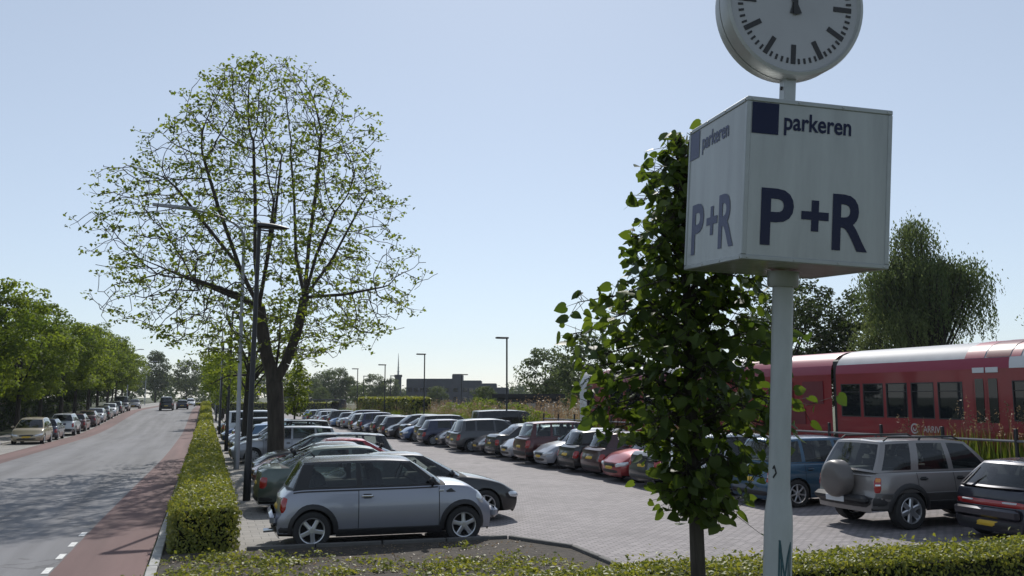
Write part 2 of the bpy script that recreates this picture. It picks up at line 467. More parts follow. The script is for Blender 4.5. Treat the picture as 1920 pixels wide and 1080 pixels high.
# planted bed in front of the nearest car, edged in dark stones
def bed(name, pts, z, mat):
    n = len(pts)
    mb = MB().add([(x, y, z) for x, y in pts] + [(x, y, -.05) for x, y in pts], [tuple(range(n))] + [(i, i + n, (i + 1) % n + n, (i + 1) % n) for i in range(n)])
    return tag(mb.build(name, mat), kind='structure')
bed('planting_bed', [(-.54, 6), (12, 6), (12, 9.1), (5.6, 9.3), (5.65, 13.5), (5.0, 14.72), (.7, 14.96), (-.54, 14.98)], .085, 'soil')
eg = root('bed_edging', (0, 0, 0)); eg['kind'] = 'structure'
me = MB().bevbox((0, 0, .02), (.98, .08, .24), .01).mesh('edging_stone', ['kerb_dark'], 40)
def edging(p, q):
    p = Vector(p); q = Vector(q); d = q - p; n = max(1, round(d.length / 1.0))
    for i in range(n):
        c = p + d * ((i + .5) / n)
        inst('edging_stone', me, eg, (c.x, c.y, 0), math.atan2(d.y, d.x), (d.length / n, 1, 1))
edging((.7, 15.01), (5.02, 14.77)); edging((5.04, 14.76), (5.70, 13.5)); edging((5.70, 13.48), (5.66, 9.3))
M('tile_light', (.30, .285, .26), .85, var=.2, vscale=4, bump=.2)
# rails
M('rail', (.12, .09, .075), .5, .6)
tk = tag(root('railway_track', (0, 0, 0)), 'railway track of rusty rails and sleepers under the red train', 'railway')
for x in (18.9, 20.34):
    MB().tube([(x, yy, zl(yy) + .5) for yy in (-5, 12, 60, 120, 180)], .05, 4).build('rail', 'rail', tk)
# ------------------------------------------------------------------ cars
def curve(pts):
    xs = np.array([p[0] for p in pts], float); ys = np.array([p[1] for p in pts], float)
    d = np.diff(ys) / np.diff(xs)
    m = np.zeros(len(xs)); m[0] = d[0]; m[-1] = d[-1]
    for i in range(1, len(xs) - 1):
        m[i] = 0 if d[i - 1] * d[i] <= 0 else 2 * d[i - 1] * d[i] / (d[i - 1] + d[i])
    def f(x):
        x = min(max(x, xs[0]), xs[-1]); i = min(max(int(np.searchsorted(xs, x)) - 1, 0), len(xs) - 2)
        h = xs[i + 1] - xs[i]; t = (x - xs[i]) / h
        return float((2*t**3-3*t**2+1)*ys[i] + (t**3-2*t**2+t)*h*m[i] + (-2*t**3+3*t**2)*ys[i+1] + (t**3-t**2)*h*m[i+1])
    return f
NOSE = [(.1, -.16), (.22, -.05), (.42, 0), (.56, -.012), (.66, -.06), (.8, -.16), (1., -.3)]
TAIL = [(.1, -.14), (.25, -.04), (.42, 0), (.58, -.01), (.68, -.05), (.9, -.09), (1.1, -.16)]
TY = {}
TY['mini'] = dict(L=3.63, W=1.69, axF=1.242, axR=-1.225, wr=.30, ar=.345, sill=.20,
    belt=[(-1.815, .80), (-1.66, .91), (-1.3, .935), (.3, .945), (.95, .955), (1.25, .935), (1.5, .86), (1.68, .75), (1.815, .60)],
    nose=[(.1, -.12), (.22, -.03), (.4, 0), (.56, -.01), (.68, -.05), (.85, -.13), (1, -.2)], tail=[(.1, -.1), (.3, 0), (.5, -.0), (.54, -.055), (.75, -.075), (.95, -.12), (1.1, -.2)],
    ws=(.98, .40), rw=(-1.64, -1.40), rh=[(-1.45, 1.335), (-1.0, 1.355), (-.2, 1.365), (.42, 1.335)], ry=.585, crown=.055,
    side=[(.86, .37, 'p'), (.72, .27, 'g'), (-.44, -.47, 'p'), (-.53, -.54, 'g'), (-1.30, -1.19, 'p'), (-1.52, -1.36, 'p')],
    doors=[(-.50, .82)], gbl=True)
TY['hatch'] = dict(L=3.84, W=1.66, axF=1.18, axR=-1.26, wr=.29, ar=.335, sill=.2,
    belt=[(-1.92, .86), (-1.7, .93), (-1.2, .95), (0, .93), (.85, .93), (1.2, .88), (1.6, .77), (1.92, .60)], nose=NOSE, tail=TAIL,
    ws=(1.02, .36), rw=(-1.72, -1.45), rh=[(-1.5, 1.36), (-.8, 1.40), (-.1, 1.405), (.36, 1.36)], ry=.56, crown=.05,
    side=[(.88, .33, 'p'), (.74, .24, 'g'), (-.10, -.14, 'p'), (-.18, -.22, 'g'), (-.98, -.95, 'p'), (-1.55, -1.4, 'p')], doors=[(-.14, .84), (-1.0, -.14)])
TY['old_hatch'] = dict(L=3.95, W=1.64, axF=1.2, axR=-1.25, wr=.28, ar=.32, sill=.2,
    belt=[(-1.975, .895), (-1.86, .93), (-1.2, .915), (0, .90), (.75, .90), (1.2, .85), (1.7, .76), (1.975, .62)],
    nose=NOSE, tail=[(.1, -.1), (.25, 0), (.5, 0), (.54, -.05), (.75, -.06), (.95, -.10), (1.1, -.14)],
    ws=(.92, .25), rw=(-1.935, -1.40), rh=[(-1.42, 1.335), (-.8, 1.375), (-.1, 1.38), (.25, 1.345)], ry=.55, crown=.035,
    side=[(.80, .22, 'p'), (.62, .12, 'g'), (-.25, -.28, 'p'), (-.34, -.36, 'g'), (-1.30, -1.05, 'p'), (-1.78, -1.34, 'p')], doors=[(-.3, .74)])
TY['sedan'] = dict(L=4.5, W=1.76, axF=1.35, axR=-1.33, wr=.31, ar=.355, sill=.2,
    belt=[(-2.25, .90), (-2.05, .985), (-1.5, .985), (-.6, .95), (.95, .94), (1.4, .88), (1.9, .77), (2.25, .60)], nose=NOSE,
    tail=[(.1, -.12), (.3, 0), (.5, 0), (.58, -.045), (.8, -.06), (1., -.1)],
    ws=(1.15, .42), rw=(-1.72, -1.02), rh=[(-1.04, 1.34), (-.6, 1.385), (0, 1.395), (.42, 1.345)], ry=.56, crown=.045,
    side=[(1.0, .38, 'p'), (.85, .28, 'g'), (-.12, -.12, 'p'), (-.2, -.2, 'g'), (-1.12, -.80, 'p'), (-1.55, -.98, 'p')], doors=[(-.15, .95), (-1.1, -.15)])
TY['coupe'] = dict(L=4.3, W=1.76, axF=1.33, axR=-1.25, wr=.32, ar=.36, sill=.18,
    belt=[(-2.15, .86), (-1.95, .95), (-1.4, .95), (-.4, .92), (.75, .92), (1.2, .87), (1.75, .74), (2.15, .56)], nose=NOSE, tail=TAIL,
    ws=(.95, .12), rw=(-1.85, -1.0), rh=[(-1.0, 1.32), (-.6, 1.355), (-.2, 1.36), (.12, 1.33)], ry=.54, crown=.045,
    side=[(.80, .09, 'p'), (.62, 0, 'g'), (-.42, -.42, 'p'), (-.5, -.5, 'g'), (-1.2, -.85, 'p'), (-1.62, -.98, 'p')], doors=[(-.45, .8)])
TY['estate'] = dict(L=4.55, W=1.75, axF=1.38, axR=-1.3, wr=.31, ar=.35, sill=.2,
    belt=[(-2.275, .88), (-2.1, .94), (-1.4, .95), (0, .93), (1.05, .93), (1.45, .88), (1.95, .76), (2.275, .58)], nose=NOSE, tail=TAIL,
    ws=(1.22, .50), rw=(-2.08, -1.80), rh=[(-1.84, 1.36), (-1.0, 1.41), (0, 1.42), (.5, 1.37)], ry=.57, crown=.045,
    side=[(1.08, .46, 'p'), (.92, .36, 'g'), (-.08, -.1, 'p'), (-.16, -.18, 'g'), (-1.05, -1.02, 'p'), (-1.14, -1.1, 'g'), (-1.78, -1.66, 'p'), (-1.95, -1.76, 'p')], doors=[(-.12, 1.0), (-1.1, -.12)])
TY['mpv'] = dict(L=4.25, W=1.78, axF=1.28, axR=-1.32, wr=.32, ar=.365, sill=.21,
    belt=[(-2.125, .90), (-1.95, .98), (-1.3, 1.0), (0, .98), (1.1, .97), (1.5, .90), (1.85, .80), (2.125, .62)], nose=NOSE, tail=TAIL,
    ws=(1.42, .52), rw=(-1.95, -1.72), rh=[(-1.76, 1.50), (-1.0, 1.555), (-.1, 1.565), (.52, 1.50)], ry=.60, crown=.05,
    side=[(1.30, .48, 'p'), (1.05, .34, 'g'), (-.05, -.08, 'p'), (-.14, -.17, 'g'), (-1.02, -1.0, 'p'), (-1.12, -1.08, 'g'), (-1.62, -1.52, 'p'), (-1.82, -1.67, 'p')], doors=[(-.1, 1.1), (-1.08, -.1)])
TY['crossover'] = dict(L=4.45, W=1.79, axF=1.33, axR=-1.30, wr=.345, ar=.395, sill=.28,
    belt=[(-2.225, .98), (-2.05, 1.05), (-1.3, 1.06), (0, 1.04), (1.0, 1.03), (1.4, .98), (1.9, .88), (2.225, .68)],
    nose=[(z + .08, d) for z, d in NOSE], tail=[(z + .08, d * .8) for z, d in TAIL],
    ws=(1.2, .48), rw=(-2.06, -1.80), rh=[(-1.84, 1.58), (-1.0, 1.625), (-.1, 1.63), (.48, 1.58)], ry=.60, crown=.045,
    side=[(1.05, .44, 'p'), (.9, .34, 'g'), (-.08, -.1, 'p'), (-.17, -.19, 'g'), (-1.02, -1.0, 'p'), (-1.12, -1.08, 'g'), (-1.74, -1.62, 'p'), (-1.93, -1.75, 'p')], doors=[(-.12, .98), (-1.07, -.12)])
TY['suv'] = dict(L=4.30, W=1.79, axF=1.42, axR=-1.28, wr=.365, ar=.43, sill=.36,
    belt=[(-2.15, 1.02), (-2.05, 1.08), (-1.3, 1.085), (0, 1.08), (.95, 1.08), (1.3, 1.05), (1.85, 1.0), (2.15, .82)],
    nose=[(.2, -.1), (.35, -.02), (.55, 0), (.75, -.02), (.9, -.06), (1.1, -.12)], tail=[(.2, -.06), (.4, 0), (.62, 0), (.66, -.05), (.9, -.06), (1.15, -.09)],
    ws=(1.05, .42), rw=(-2.06, -1.72), rh=[(-1.75, 1.645), (-1.0, 1.67), (-.1, 1.665), (.42, 1.62)], ry=.625, crown=.035,
    side=[(.92, .38, 'p'), (.78, .28, 'g'), (-.10, -.12, 'p'), (-.22, -.24, 'g'), (-.98, -.84, 'p'), (-1.16, -1.02, 'g'), (-1.86, -1.56, 'p'), (-1.98, -1.68, 'p')], doors=[(-.16, .85), (-1.06, -.16)], clad=True)
TY['van'] = dict(L=4.75, W=1.88, axF=1.55, axR=-1.40, wr=.33, ar=.375, sill=.24,
    belt=[(-2.375, 1.05), (-2.3, 1.12), (-1.3, 1.13), (0, 1.12), (1.4, 1.10), (1.75, 1.02), (2.1, .9), (2.375, .68)],
    nose=[(z + .06, d) for z, d in NOSE], tail=[(z + .1, d * .5) for z, d in TAIL],
    ws=(1.62, .85), rw=(-2.32, -2.18), rh=[(-2.2, 1.84), (-1.0, 1.89), (0, 1.89), (.85, 1.82)], ry=.70, crown=.045,
    side=[(1.5, .82, 'p'), (1.25, .66, 'g'), (.35, .3, 'p'), (.25, .22, 'g'), (-.75, -.76, 'p'), (-.85, -.85, 'g'), (-1.95, -1.92, 'p'), (-2.22, -2.12, 'p')], doors=[(.3, 1.35), (-.8, .3)])

class Shape:
    def __init__(s, T):
        s.T = T; s.L2 = T['L'] / 2; s.W2 = T['W'] / 2
        s.belt = curve(T['belt']); s.nose = curve(T['nose']); s.tail = curve(T['tail'])
        s.sec = curve([(0, .925), (.12, .958), (.35, .995), (.55, 1.0), (.8, .975), (1., .935)])
        s.roof = curve(sorted(T['rh']))
    def wp(s, x):
        v = max(0, (abs(x) - (s.L2 - .6)) / .6)
        return s.W2 * (1 - (.17 if x > 0 else .12) * v ** 2.6)
    def ys(s, x, z):
        zb = s.belt(x); t = (z - s.T['sill']) / (max(zb, s.T['sill'] + .3) - s.T['sill'])
        return s.wp(x) * s.sec(min(max(t, 0), 1))
    def D(s, x, y, z):
        bF = max(0, (x - (s.L2 - .5)) / .5); bR = max(0, (-x - (s.L2 - .5)) / .5)
        q = 1 - min(1, (y / s.W2) ** 2)
        if bF: x += bF ** 1.4 * (s.nose(z) - .13 * (1 - q))
        if bR: x -= bR ** 1.4 * (s.tail(z) - .08 * (1 - q))
        return (x, y, z)
    def zlow(s, x):
        T = s.T; z = T['sill']
        if x > T['axF'] + T['ar']: z = T['sill'] + .03
        if x < T['axR'] - T['ar']: z = T['sill'] + .06
        for a in (T['axF'], T['axR']):
            d = T['ar'] ** 2 - (x - a) ** 2
            if d > 0: z = max(z, T['wr'] + math.sqrt(d))
        return z
    def end(s, sgn, u, z, off=0):
        """point on the wrap-around outline: u=0 centre of the end face, growing outwards round the corner"""
        xe = s.L2 * sgn
        w = s.ys(xe, z)
        a = abs(u); sy = 1 if u >= 0 else -1
        if a <= w: p = s.D(xe, a * sy, z); return Vector((p[0] + sgn * off, p[1], p[2]))
        x = xe - sgn * (a - w)
        p = s.D(x, sy * s.ys(x, z), z)
        k = min(1, (a - w) / .15)
        return Vector((p[0] + sgn * off * (1 - k), p[1] + sy * off * (.4 + .6 * k), p[2]))
    def sidep(s, x, z, sy, off=0):
        p = s.D(x, s.ys(x, z), z)
        return Vector((p[0], (p[1] + off) * sy, p[2]))

def body_parts(T, hi):
    """meshes of a car in its own space: x forward, z up"""
    S = Shape(T); L2 = S.L2
    keys = []
    for d in T['doors']: keys += list(d)
    ws = set(keys)
    for a in (T['axF'], T['axR']):
        for k in range(0, 13): ws.add(a + T['ar'] * .999 * math.cos(PI * k / 12))
    for x in np.linspace(-L2, L2, 26): ws.add(float(x))
    for x in np.linspace(L2 - .5, L2, 6): ws.add(float(x))
    for x in np.linspace(-L2, -L2 + .4, 5): ws.add(float(x))
    xs = []
    for x in sorted(ws):
        if xs and x - xs[-1] < .022:
            if any(abs(x - k) < 1e-6 for k in keys): xs[-1] = x
            continue
        xs.append(x)
    xs[0] = -L2; xs[-1] = L2
    gx0, gx1 = T['rw'][0] + .02, T['ws'][0] - .05
    lev = [0, .1, .25, .42, .6, .78, .92, 1.]
    rows = []
    for x in xs:
        zb = S.belt(x); zlo = min(S.zlow(x), zb - .1); w = S.ys(x, zlo); zf = T['sill'] - .02
        zsh = zb - .025
        cr = .05 * max(0, 1 - (abs(x) / L2) ** 6)
        ring = [(0, zf), (w - .3, zf), (w - .3, zlo)]
        for t in lev:
            z = zlo + t * (zsh - zlo); ring.append((S.ys(x, z), z))
        w1 = S.ys(x, zsh)
        ring += [(w1 * .975, zb - .006), (w1 * .92, zb + cr * .22), (w1 * .62, zb + cr * .66), (w1 * .3, zb + cr * .92), (0, zb + cr)]
        rows.append(ring)
    nr = len(rows[0]); s0 = 3; s1 = s0 + len(lev) - 1
    def build_side(sy, body, door):
        V = [S.D(xs[i], rows[i][j][0] * sy, rows[i][j][1]) for i in range(len(xs)) for j in range(nr)]
        B = []; Bm = []; Ds = [[] for _ in T['doors']]
        for i in range(len(xs) - 1):
            xm = (xs[i] + xs[i + 1]) / 2
            for j in range(nr - 1):
                q = (i * nr + j, i * nr + j + 1, (i + 1) * nr + j + 1, (i + 1) * nr + j)
                if sy < 0: q = q[::-1]
                if j < s0: B.append(q); Bm.append(1)
                elif s0 <= j < s1:
                    put = False
                    if door:
                        for di, (d0, d1) in enumerate(T['doors']):
                            if d0 < xm < d1 and rows[i][s0][1] < T['sill'] + .55 and j >= s0: Ds[di].append(q); put = True; break
                    if not put: B.append(q); Bm.append(1 if (T.get('clad') and rows[i][j + 1][1] < .62 and False) else 0)
                else:
                    B.append(q); Bm.append(2 if gx0 < xm < gx1 and j >= s1 + 1 else 0)
        o = len(body.v); body.v += V
        for q, m in zip(B, Bm): body.f.append(tuple(a + o for a in q)); body.m.append(m)
        out = []
        for q in Ds:
            mb = MB(); mp = {}
            for f in q:
                ff = []
                for a in f:
                    if a not in mp: mp[a] = len(mb.v); mb.v.append(V[a])
                    ff.append(mp[a])
                mb.f.append(tuple(ff)); mb.m.append(0)
            out.append(mb)
        return out
    body = MB()
    dl = build_side(1, body, hi); dr = build_side(-1, body, hi)
    # end caps
    for e, sgn in ((0, -1), (len(xs) - 1, 1)):
        x = xs[e]; ring = rows[e]; fr = [1, .85, .6, .3, 0, -.3, -.6, -.85, -1]
        V = []
        for j in range(2, s1 + 1):
            for f in fr: V.append(S.D(x, ring[max(j, s0)][0] * f, ring[j][1] if j >= s0 else T['sill'] - .02))
        k = len(fr); F = []
        for j in range(s1 - 2):
            for i in range(k - 1):
                q = (j * k + i, j * k + i + 1, (j + 1) * k + i + 1, (j + 1) * k + i)
                F.append(q if sgn < 0 else q[::-1])
        body.add(V, F)
        top = [S.D(x, ring[s1][0] * f, ring[s1][1]) for f in fr]
        cro = [S.D(x, ring[j][0], ring[j][1]) for j in range(s1 + 1, nr)]
        cro = cro + [(p[0], -p[1], p[2]) for p in cro[-2::-1]]
        pl = top[::-1] + cro if True else None
        f = tuple(range(len(pl)))
        body.add(pl, [f if sgn > 0 else f[::-1]])
    # greenhouse -----------------------------------------------------
    cols = []       # (xb,yb,xt,yt,type after this column)
    wsb, wst = T['ws']; rwb, rwt = T['rw']
    sd_ = T['side']
    ybase = lambda x: S.ys(x, S.belt(x) - .02) * .955
    rt = lambda x: T['ry'] * (1 - .05 * abs(x / L2) ** 2)
    cb = wsb - sd_[0][0]; ct = wst - sd_[0][1]
    y0b, y0t = ybase(sd_[0][0]), rt(sd_[0][1])
    for f, ty in ((0, 'w'), (.3, 'w'), (.6, 'w'), (.85, 'w'), (.945, 'p')):
        cols.append((wsb - cb * f ** 2.4, y0b * f, wst - ct * f ** 2.4, y0t * f * .99, ty))
    gi = 0
    for n_, (xb, xt, ty) in enumerate(sd_):
        cols.append((xb, ybase(xb), xt, rt(xt), ('s%d' % gi) if ty == 'g' else 'p'))
        if ty == 'g':
            gi += 1; xb2, xt2, _ = sd_[n_ + 1]
            for k in (1, 2):
                a = k / 3; xm_, xn_ = xb + (xb2 - xb) * a, xt + (xt2 - xt) * a
                cols.append((xm_, ybase(xm_), xn_, rt(xn_), 's%d' % (gi - 1)))
    lb, lt_ = sd_[-1][0], sd_[-1][1]
    yb_, yt_ = ybase(lb), rt(lt_)
    db = lb - rwb; dt = lt_ - rwt
    for f, ty in ((.93, 'r'), (.8, 'r'), (.5, 'r'), (.25, 'r'), (0, 'r')):
        cols.append((rwb + db * f ** 2.4, yb_ * f, rwt + dt * f ** 2.4, yt_ * f * .99, ty))
    tl = [0, .07, .3, .55, .78, .915, 1.]
    def gp(c, t, sy):
        xb, yb, xt, yt, _ = c
        zb = S.belt(xb) - .012 + .04 * (1 - (yb / S.W2) ** 2); zt = S.roof(xt) + .018 * (1 - (yt / max(.01, T['ry'])) ** 2)
        y = yb + (yt - yb) * t + .028 * math.sin(PI * min(1, t)) * (yb / S.W2)
        x = xb + (xt - xb) * t
        k = 0
        if yb < 1e-6: y = 0
        return (x + (.02 * math.sin(PI * t) if c[4] == 'w' else 0), y * sy, zb + (zt - zb) * t)
    panes = {}
    dk = 3 if T.get('gbl') else 0
    for sy in (1, -1):
        n = len(cols); k = len(tl)
        V = [gp(c, t, sy) for c in cols for t in tl]
        F = []; Fm = []; G = {}
        for i in range(n - 1):
            ty = cols[i][4]
            for j in range(k - 1):
                q = (i * k + j, i * k + j + 1, (i + 1) * k + j + 1, (i + 1) * k + j)
                if sy > 0: q = q[::-1]
                if ty != 'p' and 1 <= j < k - 2: G.setdefault(ty if ty in 'wr' else ty + ('L' if sy > 0 else 'R'), []).append(q)
                else: F.append(q); Fm.append((dk if j < k - 2 else 4 if dk else 0) if not (ty == 'p' and False) else 0)
        o = len(body.v); body.v += V
        for q, m in zip(F, Fm): body.f.append(tuple(a + o for a in q)); body.m.append(m)
        for g_, qs in G.items():
            mb = panes.setdefault(g_, MB()); mp = {}
            for f in qs:
                ff = []
                for a in f:
                    if a not in mp: mp[a] = len(mb.v); mb.v.append(V[a])
                    ff.append(mp[a])
                mb.f.append(tuple(ff)); mb.m.append(0)
        # roof
        sl = [1, .95, .82, .58, .3, 0]
        xc = (wst + rwt) / 2
        V = []
        for c in cols:
            b_ = gp(c, 1, 1)
            for s_ in sl:
                x = xc + (b_[0] - xc) * (1 - .10 * (1 - s_))
                V.append((x, b_[1] * s_ * sy, b_[2] + T['crown'] * (1 - s_ ** 2.6) * min(1, (b_[1] / T['ry']) * 1.1)))
        k = len(sl); F = []
        for i in range(n - 1):
            for j in range(k - 1):
                q = (i * k + j, i * k + j + 1, (i + 1) * k + j + 1, (i + 1) * k + j)
                F.append(q if sy < 0 else q[::-1])
        body.add(V, F, 4 if dk else 0)
    P = dict(shape=S, body=body.mesh('body', ['car_paint', 'underbody', 'interior', 'black_trim', 'roof_black' if dk else 'car_paint'], 38))
    P['panes'] = {}
    gm = 'car_glass' if hi else 'dark_glass'
    for g_, mb in panes.items(): P['panes'][g_] = mb.mesh('window', [gm], 60)
    if hi:
        P['doorL'] = [m.mesh('door', ['car_paint'], 38) for m in dl]; P['doorR'] = [m.mesh('door', ['car_paint'], 38) for m in dr]
    return P

def patch(S, sgn, u0, u1, z0, z1, off=.006, dome=.012, n=6, m=4, skew=0., zskew=0., rc=.10):
    """lens or panel lying on an end of the car, wrapping round the corner"""
    V = []
    for j in range(m + 1):
        for i in range(n + 1):
            a, b = i / n, j / m
            # rounded corners
            ra = a * 2 - 1; rb = b * 2 - 1
            ka = 1 - rc * rb ** 4; kb = 1 - rc * ra ** 4
            u = (u0 + u1) / 2 + (u1 - u0) / 2 * ra * ka + skew * rb
            z = (z0 + z1) / 2 + (z1 - z0) / 2 * rb * kb + zskew * ra
            e = (1 - ra ** 4) * (1 - rb ** 4)
            V.append(S.end(sgn, u, z, off * min(1, e * 3) - .004 * (e == 0) + dome * e))
    k = n + 1
    F = [(j * k + i, j * k + i + 1, (j + 1) * k + i + 1, (j + 1) * k + i) for j in range(m) for i in range(n)]
    if (sgn > 0) != (u1 > u0): F = [f[::-1] for f in F]
    return MB().add(V, F)
def sidestrip(S, pts, sy, wd, off=.004, vertical=False):
    V = []
    for x, z in pts:
        if vertical: V += [S.sidep(x - wd / 2, z, sy, off), S.sidep(x + wd / 2, z, sy, off)]
        else: V += [S.sidep(x, z - wd / 2, sy, off), S.sidep(x, z + wd / 2, sy, off)]
    F = [(2 * i, 2 * i + 1, 2 * i + 3, 2 * i + 2) for i in range(len(pts) - 1)]
    return MB().add(V, F)

M('roof_black', (.02, .021, .026), .25, coat=.8)
WH = {}
def wheel_mesh(style):
    """tyre and rim of radius 1, width along y (outer face towards -y)"""
    if style in WH: return WH[style]
    t = MB().lathe([(.66, .30), (.72, .335), (.90, .34), (.97, .30), (1., .18), (1., -.18), (.97, -.30), (.90, -.34), (.72, -.335), (.66, -.30), (.64, 0), (.66, .30)], 30, 0, 'y')
    tm = t.mesh('tyre', ['tyre'], 40)
    r = MB()
    r.lathe([(.68, -.325), (.665, -.345), (.62, -.33), (.605, -.26), (.60, .25), (.66, .28)], 28, 0, 'y')
    r.lathe([(.60, .05), (0.0, .05)], 20, 1, 'y')
    r.lathe([(.15, -.31), (.13, -.335), (0, -.335)], 14, 0, 'y'); r.lathe([(.16, .05), (.15, -.31)], 14, 0, 'y')
    ns = dict(star=5, six=6, cover=9, seven=7)[style]
    for k in range(ns):
        a = 2 * PI * k / ns
        w0, w1 = dict(star=(.13, .085), six=(.15, .12), cover=(.10, .14), seven=(.07, .06))[style]
        c, s_ = math.cos(a), math.sin(a)
        def pt(rr, w, y): return (c * rr - s_ * w, y, s_ * rr + c * w)
        rr = (.10, .36, .63)
        ww = (w0, (w0 + w1) / 2, w1 * (1.5 if style == 'star' else 1.15))
        V = []
        for q, (ra, wa) in enumerate(zip(rr, ww)):
            yo = (-.325, -.30, -.30)[q]
            V += [pt(ra, -wa, yo + .05), pt(ra, -wa * .55, yo), pt(ra, wa * .55, yo), pt(ra, wa, yo + .05)]
        F = []
        for q in range(2):
            for j in range(3): F.append((q * 4 + j, q * 4 + j + 1, q * 4 + j + 5, q * 4 + j + 4))
        r.add(V, F, 0)
    rm = r.mesh('rim', ['alloy' if style != 'cover' else 'steel_rim', 'underbody'], 35)
    WH[style] = (tm, rm)
    return WH[style]

CARP = {}
def car_proto(typ, hi):
    if (typ, hi) not in CARP: CARP[typ, hi] = body_parts(TY[typ], hi)
    return CARP[typ, hi]
EXTRA = {}
def extra(typ, key, fn):
    if (typ, key) not in EXTRA: EXTRA[typ, key] = fn()
    return EXTRA[typ, key]

def interior_meshes(T):
    zb = T['belt'][len(T['belt']) // 2][1] - .02; top = max(z for _, z in T['rh'])
    h = top - zb; fx = T['ws'][1] - .55; out = []
    for y in (-.36, .36):
        out.append(('front_seat', MB().bevbox((fx - .02, y, zb + h * .32), (.16, .46, h * .75), .05, 0, Matrix.Rotation(-.25, 3, 'Y'))))
        out.append(('headrest', MB().bevbox((fx - .14, y, zb + h * .80), (.10, .24, .15), .035, 0)))
        out.append(('headrest', MB().bevbox((fx - 1.06, y, zb + h * .60), (.09, .22, .12), .03)))
    out.append(('rear_seat', MB().bevbox((fx - .95, 0, zb + h * .22), (.18, 1.1, h * .5), .05, 0, Matrix.Rotation(-.25, 3, 'Y'))))
    out.append(('dashboard', MB().bevbox((T['ws'][0] - .38, 0, zb + .06), (.3, 1.2, .16), .05)))
    pts = [(fx + .48 + .07 * math.sin(a), .36 + .18 * math.cos(a), zb + .12 + .17 * math.sin(a)) for a in np.linspace(0, 2 * PI, 15)]
    out.append(('steering_wheel', MB().tube(pts, .016, 5, 0, False)))
    return [(n, b.mesh(n, ['interior'], 40)) for n, b in out]

